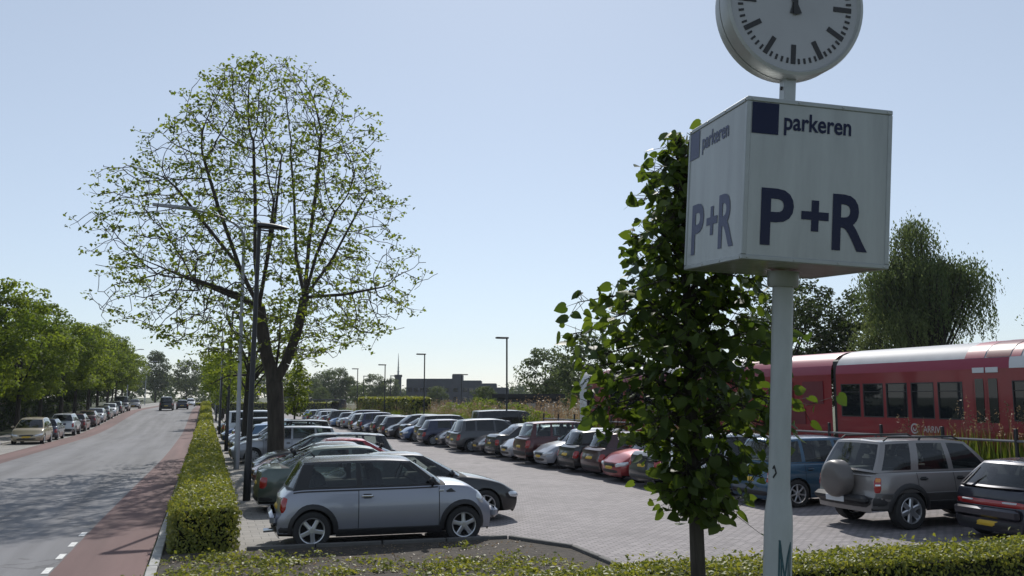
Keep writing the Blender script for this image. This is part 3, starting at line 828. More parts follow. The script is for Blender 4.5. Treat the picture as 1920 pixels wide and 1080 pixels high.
PLATE = 'plate_yellow'
def make_car(typ, loc, rz, color, label, cat='car', group=None, hi=False, rims='cover', sc=1., name=None, tail=None, rough=None, plate=None, bumper=True):
    T = TY[typ]; P = car_proto(typ, hi); S = P['shape']
    color = tuple(c * .88 for c in color[:3]) + (1,)
    names = dict(mini='hatchback_car', hatch='hatchback_car', old_hatch='hatchback_car', sedan='sedan_car', coupe='coupe_car', estate='estate_car', mpv='minivan_car', crossover='crossover_car', suv='offroad_car', van='passenger_van')
    rt = root(name or names[typ], loc, rz, label, cat, group)
    rt.scale = (sc, sc, sc)
    def put(nm, me, par=rt, loc=(0, 0, 0), rzz=0, s_=1):
        o = inst(nm, me, par, loc, rzz, s_); o.color = color; return o
    put('body', P['body'])
    # glass and doors
    if hi:
        doors = {}
        for sd2 in 'LR':
            for i, me in enumerate(P['door' + sd2]): doors[sd2, i] = put('door', me)
        for g_, me in P['panes'].items():
            if g_ == 'w': put('windscreen', me)
            elif g_ == 'r': put('rear_window', me)
            else:
                k = int(g_[1]); par = doors.get((g_[2], k), rt)
                put('side_window', me, par)
        for n_, me in extra(typ, 'int', lambda: interior_meshes(T)): put(n_, me)
        for sy, sd2 in ((1, 'L'), (-1, 'R')):
            for i, (d0, d1) in enumerate(T['doors']):
                def hd(d0=d0, sy=sy):
                    zb = S.belt(d0 + .15) - .13
                    p = S.sidep(d0 + .14, zb, sy, .018)
                    return MB().bevbox(p, (.19, .03, .035), .01).bevbox(S.sidep(d0 + .14, zb, sy, .003), (.13, .012, .075), .004, 1).mesh('handle', ['black_trim' if typ in ('suv',) else 'chrome' if typ == 'mini' else 'car_paint', 'black_trim'], 40)
                put('handle', extra(typ, 'hd%d%d' % (sy, i), hd), doors[sd2, i])
        def seams():
            out = []
            for sy in (1, -1):
                xs = sorted(set(x for d in T['doors'] for x in d))
                for x in xs:
                    z0 = max(S.zlow(x), T['sill'] + .02) + .02; z1 = S.belt(x) - .02
                    q = sidestrip(S, [(x, z) for z in np.linspace(z0, z1, 9)], sy, .011, .0025, True); out.append(q)
                q = sidestrip(S, [(x, T['sill'] + .10) for x in np.linspace(max(xs[0], T['axR'] + T['ar'] + .04), min(xs[-1], T['axF'] - T['ar'] - .03), 9)], sy, .011, .0025); out.append(q)
            return [q.mesh('door_gap', ['underbody']) for q in out]
        for me in extra(typ, 'seam', seams): put('door_gap', me)
    else:
        for g_, me in P['panes'].items(): put(dict(w='windscreen', r='rear_window').get(g_, 'side_window'), me)
    # wheels
    tm, rm = wheel_mesh(rims)
    for ax in (T['axF'], T['axR']):
        for sy in (1, -1):
            y = sy * (S.W2 - .115)
            e = bpy.data.objects.new('wheel', tm); COL.objects.link(e); e.parent = rt
            e.location = (ax, y, T['wr']); e.scale = (T['wr'],) * 3
            e.rotation_euler = (0, ax * 1.3 + y, 0 if sy < 0 else PI)
            o = bpy.data.objects.new('rim', rm); COL.objects.link(o); o.parent = e
    # lamps
    zb = S.belt(S.L2); zt = S.belt(-S.L2)
    hz0, hz1 = zb - .09, zb + .035
    for sy in (1, -1):
        wf = S.ys(S.L2, hz0)
        if typ == 'mini':
            def hl(sy=sy):
                b = MB(); c = Vector(S.D(S.L2 - .20, sy * (wf + .0), .74)); ax = Vector((.75, .28 * sy, .55)).normalized()
                prof = [(.135, -.03), (.135, .0), (.115, .018), (.06, .035), (0, .04)]
                q = MB().lathe(prof, 18); rot = ax.to_track_quat('Z', 'Y').to_matrix()
                b.add([rot @ Vector(v) + c for v in q.v], q.f); return b.mesh('headlight', ['lamp_clear'], 50)
            put('headlight', extra(typ, 'hl%d' % sy, hl))
        else:
            put('headlight', extra(typ, 'hl%d' % sy, lambda sy=sy: patch(S, 1, sy * (wf - .26), sy * (wf + .24), hz0 - .02, hz1 - .02, .008, .02, zskew=.035).mesh('headlight', ['lamp_clear'], 50)))
        wr_ = S.ys(-S.L2, .6)
        if tail == 'band': continue
        tz0, tz1 = (zt - .36, zt - .10)
        if typ in ('suv', 'estate', 'mpv', 'crossover', 'van'): tz0, tz1 = zt - .32, zt - .02
        u0, u1 = wr_ - .10, wr_ + .17
        if typ == 'mini': u0, u1, tz0, tz1 = wr_ - .13, wr_ + .07, .57, .82
        if typ == 'suv': u0, u1 = wr_ - .015, wr_ + .16
        put('tail_light', extra(typ, 'tl%d' % sy, lambda sy=sy: patch(S, -1, sy * u0, sy * u1, tz0, tz1, .008, .014).mesh('tail_light', ['lamp_red'], 50)))
        if hi and typ in ('suv',):
            put('indicator', extra(typ, 'ind%d' % sy, lambda sy=sy: patch(S, -1, sy * (u0 + .02), sy * (u1 - .02), tz0 + .19, tz1 - .015, .02, .008).mesh('indicator', ['lamp_amber'], 50)))
            put('reversing_light', extra(typ, 'rev%d' % sy, lambda sy=sy: patch(S, -1, sy * (u0 + .02), sy * (u1 - .02), tz0 + .13, tz0 + .18, .02, .008).mesh('reversing_light', ['lamp_clear'], 50)))
        if hi and typ == 'mpv':
            def rnd_l(sy=sy):
                p = S.end(-1, sy * (wr_ - .0), zt - .19, .025); q = MB().lathe([(.062, 0), (.055, -.02), (.03, -.025), (.028, -.012), (0, -.01)], 16, 0, 'x')
                return MB().add([Vector(v) + p for v in q.v], q.f).mesh('reversing_light', ['lamp_clear'], 50)
            put('reversing_light', extra(typ, 'rev%d' % sy, rnd_l))
    if tail == 'band':
        put('tail_light_band', extra(typ, 'band', lambda: patch(S, -1, -.80, .80, zt - .30, zt - .17, .008, .008, 14, 3).mesh('tail_light_band', ['lamp_red'], 50)))
        for sy in (1, -1):
            put('reversing_light', extra(typ, 'rv%d' % sy, lambda sy=sy: patch(S, -1, sy * .28, sy * .60, zt - .225, zt - .185, .018, .006).mesh('reversing_light', ['plate_white'], 50)))
    put('grille', extra(typ, 'gr', lambda: patch(S, 1, -.42, .42, zb - .14, zb - .03, .006, .004, 8, 3).mesh('grille', ['black_trim'], 50)))
    put('bumper_intake', extra(typ, 'bi', lambda: patch(S, 1, -.55, .55, T['sill'] + .07, T['sill'] + .19, .005, .004, 8, 3).mesh('bumper_intake', ['black_trim'], 50)))
    pm = plate or PLATE
    put('number_plate', extra(typ, 'pf' + pm, lambda: patch(S, 1, -.26, .26, T['sill'] + .19, T['sill'] + .30, .022, .002, 4, 3, rc=.0).mesh('number_plate', [pm], 50)))
    pz = T['sill'] + .115 if typ in ('old_hatch',) else T['sill'] + .42 if typ != 'suv' else .50
    pu = 0 if typ != 'suv' else 0
    if typ != 'suv': put('number_plate', extra(typ, 'pr' + pm, lambda: patch(S, -1, -.26, .26, pz - .055, pz + .055, .022, .002, 4, 3, rc=.0).mesh('number_plate', [pm], 50)))
    if T.get('clad') or typ in ('mini', 'crossover', 'old_hatch') or not bumper:
        pass
    put('rear_bumper_trim', extra(typ, 'rb', lambda: patch(S, -1, -S.W2 - .25, S.W2 + .25, T['sill'] + .05, T['sill'] + (.26 if typ in ('crossover', 'suv') else .17), .008, .004, 20, 3).mesh('rear_bumper_trim', ['black_trim'], 50)))
    # mirrors
    for sy in (1, -1):
        def mi(sy=sy):
            x = T['side'][1][0] - .03; zb_ = S.belt(x)
            p = Vector((x, sy * (S.W2 + .05), zb_ + .075))
            b = MB().bevbox(p, (.10, .19, .13), .04)
            b.tube([(x + .02, sy * (S.W2 - .08), zb_ - .01), (x + .01, sy * (S.W2 + .02), zb_ + .04)], .022, 6)
            return b.mesh('mirror', ['black_trim' if typ in ('mini', 'old_hatch', 'suv') else 'car_paint'], 50)
        put('wing_mirror', extra(typ, 'mi%d' % sy, mi))
    if hi or typ in ('mini', 'suv', 'crossover'):
        if T.get('clad') or typ in ('mini', 'crossover'):
            wd = .085 if typ != 'mini' else .07
            for a in (T['axF'], T['axR']):
                for sy in (1, -1):
                    def ac(a=a, sy=sy):
                        V = []; an = [x for x in np.linspace(-.12, PI + .12, 17)]
                        for t in an:
                            for r_, of in ((T['ar'] - .012, .004), (T['ar'] - .005, .022), (T['ar'] + wd * .8, .020), (T['ar'] + wd, .002)):
                                x = a + r_ * math.cos(t); z = T['wr'] + r_ * math.sin(t)
                                x = max(-S.L2 + .02, min(S.L2 - .02, x)); z = max(z, T['sill'] - .01)
                                V.append(S.sidep(x, min(z, S.belt(x) - .01), sy, of))
                        F = [(i * 4 + j, i * 4 + j + 1, i * 4 + j + 5, i * 4 + j + 4) for i in range(len(an) - 1) for j in range(3)]
                        return MB().add(V, F).mesh('wheel_arch_trim', ['black_trim'], 50)
                    put('wheel_arch_trim', extra(typ, 'ac%.1f%d' % (a, sy), ac))
            for sy in (1, -1):
                def sk(sy=sy):
                    h1 = T['sill'] + (.10 if typ == 'mini' else .17)
                    x0, x1 = T['axR'] + T['ar'] + .03, T['axF'] - T['ar'] - .03
                    V = []
                    for x in np.linspace(x0, x1, 10): V += [S.sidep(x, T['sill'] - .01, sy, .0), S.sidep(x, T['sill'] + .01, sy, .02), S.sidep(x, h1, sy, .014), S.sidep(x, h1 + .012, sy, .002)]
                    F = [(i * 4 + j, i * 4 + j + 1, i * 4 + j + 5, i * 4 + j + 4) for i in range(9) for j in range(3)]
                    return MB().add(V, F).mesh('sill_trim', ['black_trim'], 40)
                put('sill_trim', extra(typ, 'sk%d' % sy, sk))
    return rt
# ------------------------------------------------------------------ parked cars
CO = dict(black=srgb(24, 25, 30), blueblack=srgb(22, 26, 42), grey=srgb(70, 72, 76), dgrey=srgb(46, 47, 52), silver=srgb(158, 162, 170), white=srgb(205, 208, 212), blue=srgb(52, 84, 128),
          navy=srgb(28, 36, 70), red=srgb(150, 18, 30), dred=srgb(74, 16, 24), green=srgb(78, 92, 86), beige=srgb(176, 162, 138), lblue=srgb(120, 150, 190), purple=srgb(26, 27, 46), maroon=srgb(60, 18, 26))
CN = dict(black='black', blueblack='blue-black', grey='mid grey', dgrey='dark grey', silver='silver', white='white', blue='blue', navy='navy blue', red='bright red', dred='dark red', green='grey-green', beige='beige', lblue='light blue', purple='dark violet', maroon='maroon')
TN = dict(mini='small hatchback', hatch='hatchback', old_hatch='old hatchback', sedan='saloon car', coupe='low fastback car', estate='estate car', mpv='people carrier', crossover='tall crossover', suv='off-road car', van='van')
GL = 'cars parked nose to tail beside the hedge'
GR = 'cars parked along the far side of the car park'
def parked(typ, X, Y, face, col, label, group, hi=False, **kw):
    return make_car(typ, (X, Y, zl(Y) if X > 2.4 else zg(X, Y)), (0 if face > 0 else PI) + kw.pop('dr', 0), CO[col], label, group=group, hi=hi, **kw)
GL = 'cars parked in the row beside the long hedge'
CO['mini'] = srgb(150, 154, 166)
mini = make_car('mini', (3.05, 15.96, 0), R(-2), CO['mini'], 'small silver hatchback with black roof and wheel arches, nearest car by the hedge', group=GL, hi=True, rims='star', sc=1.045)
parked('coupe', 4.2, 18.55, 1, 'black', 'low glossy black car with its nose showing beyond the small silver hatchback', GL, True, rims='seven')
parked('sedan', 3.36, 21.3, 1, 'green', 'grey-green saloon with red tail light beside the black lamp post', GL, True, rims='seven')
parked('coupe', 3.7, 23.9, 1, 'blueblack', 'blue-black car between the grey-green saloon and the red car', GL, True)
parked('coupe', 3.45, 26.4, -1, 'red', 'red car with sloping bonnet towards the hedge, in front of the big tree', GL, True)
parked('estate', 3.7, 28.9, -1, 'black', 'black estate car right behind the red car', GL, True)
parked('estate', 3.25, 37.9, -1, 'silver', 'silver estate car directly behind the trunk of the big tree', GL, True)
seq = [('crossover', 'dgrey', -1), ('hatch', 'lblue', 1), ('estate', 'navy', -1), ('sedan', 'white', -1), ('mpv', 'blueblack', 1), ('hatch', 'red', -1), ('estate', 'blue', -1), ('van', 'white', 1), ('sedan', 'black', -1), ('hatch', 'silver', -1), ('mpv', 'navy', 1), ('estate', 'dgrey', -1), ('hatch', 'black', 1), ('sedan', 'silver', -1), ('mpv', 'lblue', -1)]
rnd = random.Random(11)
for i, (t, c, f) in enumerate(seq):
    Y = 40.5 + i * 2.55
    parked(t, 3.4 + rnd.uniform(-.25, .25), Y, f, c, '%s %s, %s car beyond the big tree in the hedge row' % (CN[c], TN[t], ORD[i + 1]), GL, i < 2, dr=rnd.uniform(-.02, .02))
# far row, near to far
pv = parked('old_hatch', 15.0, 12.25, 1, 'purple', 'dark violet old hatchback with full-width red tail lights, cut off by the right edge', GR, True, tail='band', rims='cover')
CO['suv'] = srgb(140, 136, 134)
suv = parked('suv', 14.1, 14.66, 1, 'suv', 'silver-grey off-road car with a spare wheel on its tail', GR, True, rims='six', plate='plate_white')
CO['mpvb'] = srgb(40, 84, 112)
parked('mpv', 14.35, 18.35, 1, 'mpvb', 'blue people carrier behind the white sign pole', GR, True, rims='seven')
right = [('mpv', 'white', 1, 20.95, 'light grey people carrier half hidden behind the leaves of the young lime tree'),
         ('sedan', 'dgrey', 1, 23.0, 'dark grey saloon between the light people carrier and the red hatchback'),
         ('hatch', 'red', -1, 25.0, 'bright red small hatchback parked nose out with its headlight showing'),
         ('hatch', 'maroon', 1, 27.0, 'very dark maroon hatchback between the red and the black hatchback'),
         ('hatch', 'black', 1, 28.95, 'black hatchback with silver wheels two cars past the red hatchback'),
         ('hatch', 'silver', -1, 31.0, 'silver hatchback nose out beside the tall dark red crossover'),
         ('crossover', 'dred', 1, 33.2, 'tall dark red crossover with pale wheels in the far row'),
         ('hatch', 'silver', -1, 35.5, 'silver hatchback nose out just beyond the tall dark red crossover'),
         ('sedan', 'black', 1, 37.7, 'black saloon tail out, second car beyond the dark red crossover'),
         ('coupe', 'blueblack', -1, 40.0, 'blue-black low car nose out with pale wheel, third beyond the dark red crossover')]
for i, (t, c, f, Y, lb) in enumerate(right):
    rimsty = 'seven' if c in ('dred', 'black') else 'cover'
    parked(t, 11.6 + TY[t]['L'] / 2 + rnd.uniform(0, .35), Y, f, c, lb, GR, True, dr=rnd.uniform(-.02, .02), rims=rimsty)
seq = [('mpv', 'grey', 1), ('hatch', 'navy', 1), ('estate', 'blueblack', -1), ('hatch', 'navy', 1), ('crossover', 'dgrey', 1), ('hatch', 'blue', -1), ('sedan', 'black', 1), ('mpv', 'blueblack', -1), ('hatch', 'blueblack', 1), ('estate', 'silver', -1), ('hatch', 'black', 1), ('sedan', 'navy', -1), ('mpv', 'navy', 1),
       ('hatch', 'white', -1), ('estate', 'black', 1), ('hatch', 'dgrey', -1), ('sedan', 'silver', 1), ('crossover', 'navy', -1), ('hatch', 'blueblack', 1), ('estate', 'lblue', -1), ('mpv', 'black', 1), ('hatch', 'silver', -1), ('sedan', 'navy', 1), ('hatch', 'blueblack', -1), ('estate', 'white', 1), ('hatch', 'navy', -1), ('mpv', 'silver', 1), ('sedan', 'blueblack', -1), ('hatch', 'black', 1), ('estate', 'silver', -1), ('hatch', 'lblue', 1), ('sedan', 'dgrey', -1)]
for i, (t, c, f) in enumerate(seq):
    Y = 42.3 + i * 2.42
    parked(t, 11.45 + TY[t]['L'] / 2 + rnd.uniform(0, .5), Y, f, c, '%s %s, %s car of the far row counted from the blue-black nose-out car' % (CN[c], TN[t], ORD[i]), GR, False, dr=rnd.uniform(-.025, .025))
make_car('van', (17.0, 49.6, zl(48) + .02), 0, CO['black'], 'black van roof rising behind the far row near a car park lamp', 'van', None)
# second column behind the far row further off
GS = 'cars parked along the left side of the street'
left = [('mpv', 'beige', 'n', 'beige people carrier facing the camera, nearest car at the left kerb'), ('hatch', 'navy', 'a', 'navy blue hatchback right behind the beige people carrier'),
        ('crossover', 'white', 'a', 'white crossover with its tail to the camera at the left kerb'), ('hatch', 'dred', 'a', 'dark red hatchback ahead of the white crossover at the left kerb'),
        ('sedan', 'maroon', 'a', 'maroon saloon ahead of the dark red hatchback at the left kerb'), ('hatch', 'silver', 'n', 'silver hatchback facing the camera further up the left kerb'),
        ('sedan', 'black', 'a', 'black saloon just behind the silver hatchback at the left kerb'), ('hatch', 'white', 'n', 'white hatchback facing the camera, eighth car at the left kerb'),
        ('estate', 'dgrey', 'a', 'dark grey estate, ninth car at the left kerb'), ('van', 'dgrey', 'n', 'dark van, tenth vehicle at the left kerb'), ('estate', 'grey', 'n', 'mid grey estate, last car in the line at the left kerb')]
ly = [60.3, 66, 73.5, 80.2, 87, 92.8, 98.5, 105, 112, 119.5, 140]
for i, ((t, c, f, lb), Y) in enumerate(zip(left, ly)):
    X = -9.8
    make_car(t, (X, Y, zr(Y)), R(90) if f == 'a' else R(-90), CO[c], lb, group=GS, hi=(i < 3), sc=.97)
for (t, X, Y, c, f, lb) in (('van', -4.7, 122, 'black', 90, 'dark van driving away on the road, leftmost of the three moving vehicles'), ('estate', -3.0, 130, 'blueblack', 90, 'dark car driving away in the middle of the far road'), ('mpv', -2.6, 172, 'white', -90, 'white car coming towards the camera on the far road')):
    make_car(t, (X, Y, zr(Y)), R(f), CO[c], lb, group='vehicles moving on the far road', sc=.9)

# ---- special pieces on the near cars
# spare wheel and roof rails on the off-roader
S = car_proto('suv', True)['shape']
b = MB().lathe([(0, -.30), (.20, -.30), (.30, -.285), (.345, -.24), (.36, -.16), (.36, -.02), (.33, .0), (0, .0)], 28, 0, 'x', (-S.L2 + .02, -.02, .93))
M('wheel_cover', (.105, .095, .09), .45, coat=.3)
M('two_tone', (.075, .072, .07), .45, .2, coat=.3)
b.build('spare_wheel_cover', 'wheel_cover', suv, 40)
for sy in (1, -1):
    b = MB()
    b.tube([(-1.6, sy * .60, 1.67), (-1.5, sy * .60, 1.735), (.1, sy * .60, 1.735), (.25, sy * .60, 1.67)], .018, 8)
    b.tube([(-.75, sy * .60, 1.65), (-.7, sy * .60, 1.735)], .02, 8)
    b.build('roof_rail', 'black_trim', suv, 40)
b = MB()
b.bevbox((-2.17, 0, .57), (.20, 1.46, .17), .06); b.build('rear_bumper', 'black_trim', suv, 40)
MB().bevbox((-2.278, .05, .55), (.014, .52, .11), .004).build('number_plate', 'plate_white', suv)
for sy in (1, -1):
    V = []
    for x in np.linspace(-2.13, 2.1, 40):
        z1 = .70; z0 = max(S.zlow(x) - .02, .36)
        V += [S.sidep(x, min(z0, z1), sy, .004), S.sidep(x, min(max(z0, .40), z1), sy, .012), S.sidep(x, max(z0, z1 - .015), sy, .012), S.sidep(x, max(z0, z1), sy, .001)]
    F = [(i * 4 + j, i * 4 + j + 1, i * 4 + j + 5, i * 4 + j + 4) for i in range(39) for j in range(3)]
    MB().add(V, F).build('lower_cladding', 'two_tone', suv, 40)
# small hatchback: bonnet scoop side lamp, aerial, chrome belt line
S = car_proto('mini', True)['shape']
for sy in (1, -1):
    b = MB()
    q = sidestrip(S, [(x, S.belt(x) - .03) for x in np.linspace(-1.6, .8, 14)], sy, .022, .006); b.add(q.v, q.f)
    b.build('belt_moulding', 'black_trim', mini)
MB().tube([(-1.15, 0, 1.40), (-1.22, 0, 1.47)], [.02, .008], 6).build('aerial', 'black_trim', mini)
for sy in (1, -1):
    b = MB(); p = [S.sidep(.93, .86, sy, .012), S.sidep(1.02, .90, sy, .012), S.sidep(1.10, .84, sy, .012), S.sidep(.95, .835, sy, .012)]
    b.add(p, [(0, 1, 2, 3)]); b.build('side_scuttle', 'black_trim', mini)
    b = MB().bevbox(S.sidep(.86, .865, sy, .008), (.085, .02, .035), .008); b.build('side_repeater', 'lamp_clear', mini, 40)
b = MB().bevbox((-1.80, 0, .47), (.14, 1.40, .20), .06); b.build('rear_bumper', 'mini_paint' if 'mini_paint' in MATS else 'car_paint', mini, 40).color = tuple(c * .88 for c in CO['mini'])
b = MB().bevbox((1.80, 0, .46), (.16, 1.36, .20), .06); b.build('front_bumper', 'car_paint', mini, 40).color = tuple(c * .88 for c in CO['mini'])
MB().tube([(-1.95, -.25, .26), (-1.7, -.25, .27)], .035, 10).build('exhaust_pipe', 'chrome', mini, 40)
# old hatchback: wiper and bumper
S = car_proto('old_hatch', True)['shape']
MB().bevbox((-1.96, 0, .50), (.12, 1.36, .20), .05).build('rear_bumper', 'car_paint', pv, 40).color = tuple(c * .88 for c in CO['purple'])
MB().tube([(-1.97, .42, .95), (-1.80, .36, 1.12), (-1.68, .32, 1.25)], [.022, .018, .012], 6).build('rear_wiper', 'black_trim', pv)
# ------------------------------------------------------------------ vegetation
M('bark', (.045, .038, .030), .95, var=.4, vscale=3, bump=1., bscale=14, stretch=(3, 3, .6))
M('bark_dark', (.028, .024, .019), .95, var=.4, vscale=5, bump=.8, bscale=18, stretch=(3, 3, .6))
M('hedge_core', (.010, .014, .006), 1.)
leaf_mat('leaf_chestnut', (.075, .110, .022), (.150, .190, .040), .55, .6, .2)
leaf_mat('leaf_lime', (.030, .056, .013), (.090, .130, .026), .48, .5, .3)
leaf_mat('leaf_street', (.060, .098, .020), (.165, .215, .042), .48, .65, .15)
leaf_mat('leaf_hedge', (.095, .130, .026), (.270, .270, .062), .38, .5, .3)
leaf_mat('leaf_dark', (.022, .036, .012), (.055, .078, .024), .35, .65, .15)
leaf_mat('leaf_willow', (.052, .080, .030), (.125, .155, .060), .42, .6, .2)
leaf_mat('leaf_far', (.045, .068, .028), (.100, .130, .050), .40, .65, .15)
leaf_mat('grass_blade', (.055, .095, .018), (.14, .18, .04), .45, .6, .2)
leaf_mat('reed', (.15, .11, .06), (.26, .20, .12), .35)

def tubes_np(P0, P1, r0, r1, n=5):
    d = unit(P1 - P0); up = np.where(np.abs(d[:, 2:3]) < .9, np.array([[0, 0, 1.]]), np.array([[1., 0, 0]]))
    a = unit(np.cross(d, up)); b = np.cross(a, d)
    an = np.arange(n) * 2 * PI / n
    c, s = np.cos(an)[None, :, None], np.sin(an)[None, :, None]
    ring = a[:, None] * c + b[:, None] * s
    V = np.concatenate([P0[:, None] + ring * r0[:, None, None], P1[:, None] + ring * r1[:, None, None]], 1)
    m = len(P0); base = np.arange(m)[:, None] * 2 * n; k = np.arange(n)[None]; k2 = (k + 1) % n
    F = np.stack([base + k, base + k2, base + n + k2, base + n + k], 2).reshape(-1, 4)
    return V.reshape(-1, 3), F

def grow(seedpts, parents, attr, step=.3, infl=2.6, kill=.55, iters=140, rng=None, up=.05, lim=9000):
    """space colonisation: limbs grow towards points spread through the crown"""
    nodes = [np.array(p, float) for p in seedpts]; par = list(parents)
    A = attr.copy(); N = np.array(nodes)
    d2 = ((A[:, None] - N[None]) ** 2).sum(2); near = d2.argmin(1); nd = d2.min(1)
    cnt = {}
    for it in range(iters):
        if len(A) == 0: break
        act = nd < infl ** 2
        if not act.any() or len(nodes) > lim: break
        ids = near[act]; dirs = unit(A[act] - N[ids])
        u, inv = np.unique(ids, return_inverse=True)
        D = np.zeros((len(u), 3)); np.add.at(D, inv, dirs)
        D = unit(unit(D) + rng.normal(0, .09, D.shape) + np.array([0, 0, up]))
        for q in u: cnt[int(q)] = cnt.get(int(q), 0) + 1
        ok = np.array([cnt[int(q)] <= 3 for q in u])          # a node that keeps sprouting is spent
        if not ok.all():
            spent = set(int(q) for q in u[~ok]); kp = np.array([int(x) not in spent for x in near])
            A, nd, near = A[kp], nd[kp], near[kp]; u, D = u[ok], D[ok]
            if len(u) == 0 or len(A) == 0: continue
        new = N[u] + D * step
        # skip nodes that would repeat an existing child
        o = len(nodes)
        for q, p in zip(new, u): nodes.append(q); par.append(int(p))
        N = np.vstack([N, new])
        dd = ((A[:, None] - new[None]) ** 2).sum(2); k = dd.argmin(1); m = dd.min(1)
        upd = m < nd; nd = np.where(upd, m, nd); near = np.where(upd, o + k, near)
        keep = nd > kill ** 2
        A = A[keep]; nd = nd[keep]; near = near[keep]
        if len(A) == 0: break
    return N, np.array(par)

def radii(par, tip=.008, e=2.3, cap=None):
    n = len(par); ch = np.zeros(n); w = np.zeros(n)
    for i in range(n - 1, -1, -1):
        if ch[i] == 0: w[i] = tip ** e
        if par[i] >= 0: w[par[i]] += w[i]; ch[par[i]] += 1
    r = w ** (1 / e)
    if cap: r = np.minimum(r, cap)
    return r, ch

def seed_limbs(limbs, step):
    """limbs: list of polylines, each (start index or None, [points]); returns nodes, parents"""
    pts = []; par = []; ends = {}
    for key, frm, poly in limbs:
        prev = ends[frm] if frm else -1
        last = np.array(pts[prev]) if prev >= 0 else None
        for p in poly:
            p = np.array(p, float)
            if last is None: pts.append(p); par.append(-1); last = p; prev = 0; continue
            L = np.linalg.norm(p - last); k = max(1, int(round(L / step)))
            for i in range(1, k + 1):
                pts.append(last + (p - last) * i / k); par.append(prev); prev = len(pts) - 1
            last = p
        ends[key] = prev
    return pts, par

# ---- the big tree ---------------------------------------------------------------
def big_tree():
    rng = np.random.default_rng(7)
    env = curve([(3.6, 1.6), (4.4, 4.2), (5.6, 5.6), (6.8, 5.9), (8.6, 5.3), (11, 4.6), (13, 3.3), (14.3, 1.6), (14.8, .5)])
    cx = curve([(3, 0), (6, -.5), (8, -1.1), (11, -.7), (15, -.5)])
    A = []
    while len(A) < 4600:
        z = rng.uniform(3.6, 14.7); a = rng.uniform(0, 2 * PI); rr = env(z) * rng.uniform(.12, 1) ** .55 * (1 + .10 * math.sin(3 * a + z * 1.1) + .08 * math.sin(7 * a - z * 2.3))
        A.append((cx(z) + rr * math.cos(a), rr * .9 * math.sin(a), z))
    A = np.array(A)
    L = [('t', None, [(0, 0, -.3), (0, 0, 1), (-.05, 0, 2.2), (-.12, 0, 2.9)]),
         ('l', 't', [(-.45, .1, 4.0), (-.75, .1, 5.6)]), ('r', 't', [(.25, -.05, 3.6), (.62, -.1, 4.7), (.85, -.1, 6.0)]),
         ('l1', 'l', [(-.95, .2, 7.4), (-1.0, .3, 9.5), (-1.15, .3, 11.8)]), ('l2', 'l', [(-1.5, -.4, 7.0), (-2.3, -.8, 9.0), (-2.9, -1, 10.8)]), ('l3', 'l', [(-.5, 1.0, 7.2), (-.2, 1.5, 9.2), (0, 1.8, 11.8)]),
         ('l4', 'l', [(-2.3, .8, 6.3), (-4.0, 1.4, 7.0)]), ('l5', 'l', [(-.6, -1.3, 7.2), (-.5, -2.3, 9)]),
         ('r1', 'r', [(.95, -.1, 8.0), (1.2, 0, 10.3), (1.3, 0, 12.2)]), ('r2', 'r', [(1.8, .2, 7.4), (2.6, .4, 9.0), (3.2, .5, 10.2)]), ('r3', 'r', [(1.1, -1.2, 7.4), (1.6, -2.2, 8.8)]),
         ('r4', 'r', [(.6, 1.0, 7.6), (.5, 1.5, 10), (.3, 1.6, 12)]), ('r5', 'r', [(2.2, -.6, 6.1), (3.6, -.9, 6.4)]), ('l6', 'l', [(-1.6, -1.4, 5.9), (-2.9, -2.4, 6.2)]), ('l7', 'l', [(-1.6, .2, 7.2), (-2.9, .4, 8.8), (-3.8, .5, 9.9)]), ('m1', 't', [(.05, .5, 4.5), (.05, .6, 7.5), (-.1, .4, 10.5)])]
    pts, par = seed_limbs(L, .32)
    N, par = grow(pts, par, A, .27, 2.6, .36, 200, rng, .18, 14000)
    r, ch = radii(par, .0085, 2.2)
    r = np.where(r > .06, r * (.30 / r[0]) ** np.clip((r - .06) / .1, 0, 1), r)
    print('r0', r[0])
    r = np.maximum(r, .0105)
    zf = np.clip(1 + .35 * np.exp(-(N[:, 2] + .2) / .35) * (r > .3), 1, 1.4); r = r * zf
    i = np.where(par >= 0)[0]
    thick = r[par[i]] > .05
    Vs = []; Fs = []; o = 0
    for msk, k in ((thick, 9), (~thick, 4)):
        ii = i[msk]; V, F = tubes_np(N[par[ii]], N[ii], np.minimum(r[par[ii]], r[ii] * 1.25), r[ii], k)
        Vs.append(V); Fs.append(F + o); o += len(V)
    tips = np.where((r < .0135))[0]
    tips = tips[N[tips, 2] > 3.4]
    tips = tips[rng.random(len(tips)) < np.where(ch[tips] == 0, .80, .16)]
    # fine twigs and palmate clusters hanging at their ends
    tw0 = []; tw1 = []; LP = []; LN = []; LS = []; LT = []
    for t in tips:
        base = N[t]; d0 = unit(base - N[par[t]])
        for _ in range(rng.integers(1, 4)):
            d = unit(d0 + rng.normal(0, .6, 3) + np.array([0, 0, .1])); e = base + d * rng.uniform(.15, .45)
            tw0.append(base); tw1.append(e)
            k = rng.integers(4, 10); tone = rng.uniform(.1, .9)
            for _ in range(k):
                off = rng.normal(0, 1, 3) * np.array([.125, .125, .05]) + np.array([0, 0, -.03]); LP.append(e + off)
                LN.append(unit(np.array([0, 0, .8]) + rng.normal(0, .55, 3))); LS.append(rng.uniform(.09, .19)); LT.append(tone)
    tw0 = np.array(tw0); tw1 = np.array(tw1); m = len(tw0)
    V, F = tubes_np(tw0, tw1, np.full(m, .0095), np.full(m, .006), 3); Vs.append(V); Fs.append(F + o)
    rt = root('chestnut_tree', (2.66, 36.0, zl(36)), 0, 'big spreading tree with forked trunk and sparse fresh leaves among the hedge row cars', 'tree')
    rt.scale = (1.09, 1.09, 1.10)
    t_me = np_mesh('trunk', np.vstack(Vs), np.vstack(Fs), 'bark', smooth=True)
    inst('trunk', t_me, rt)
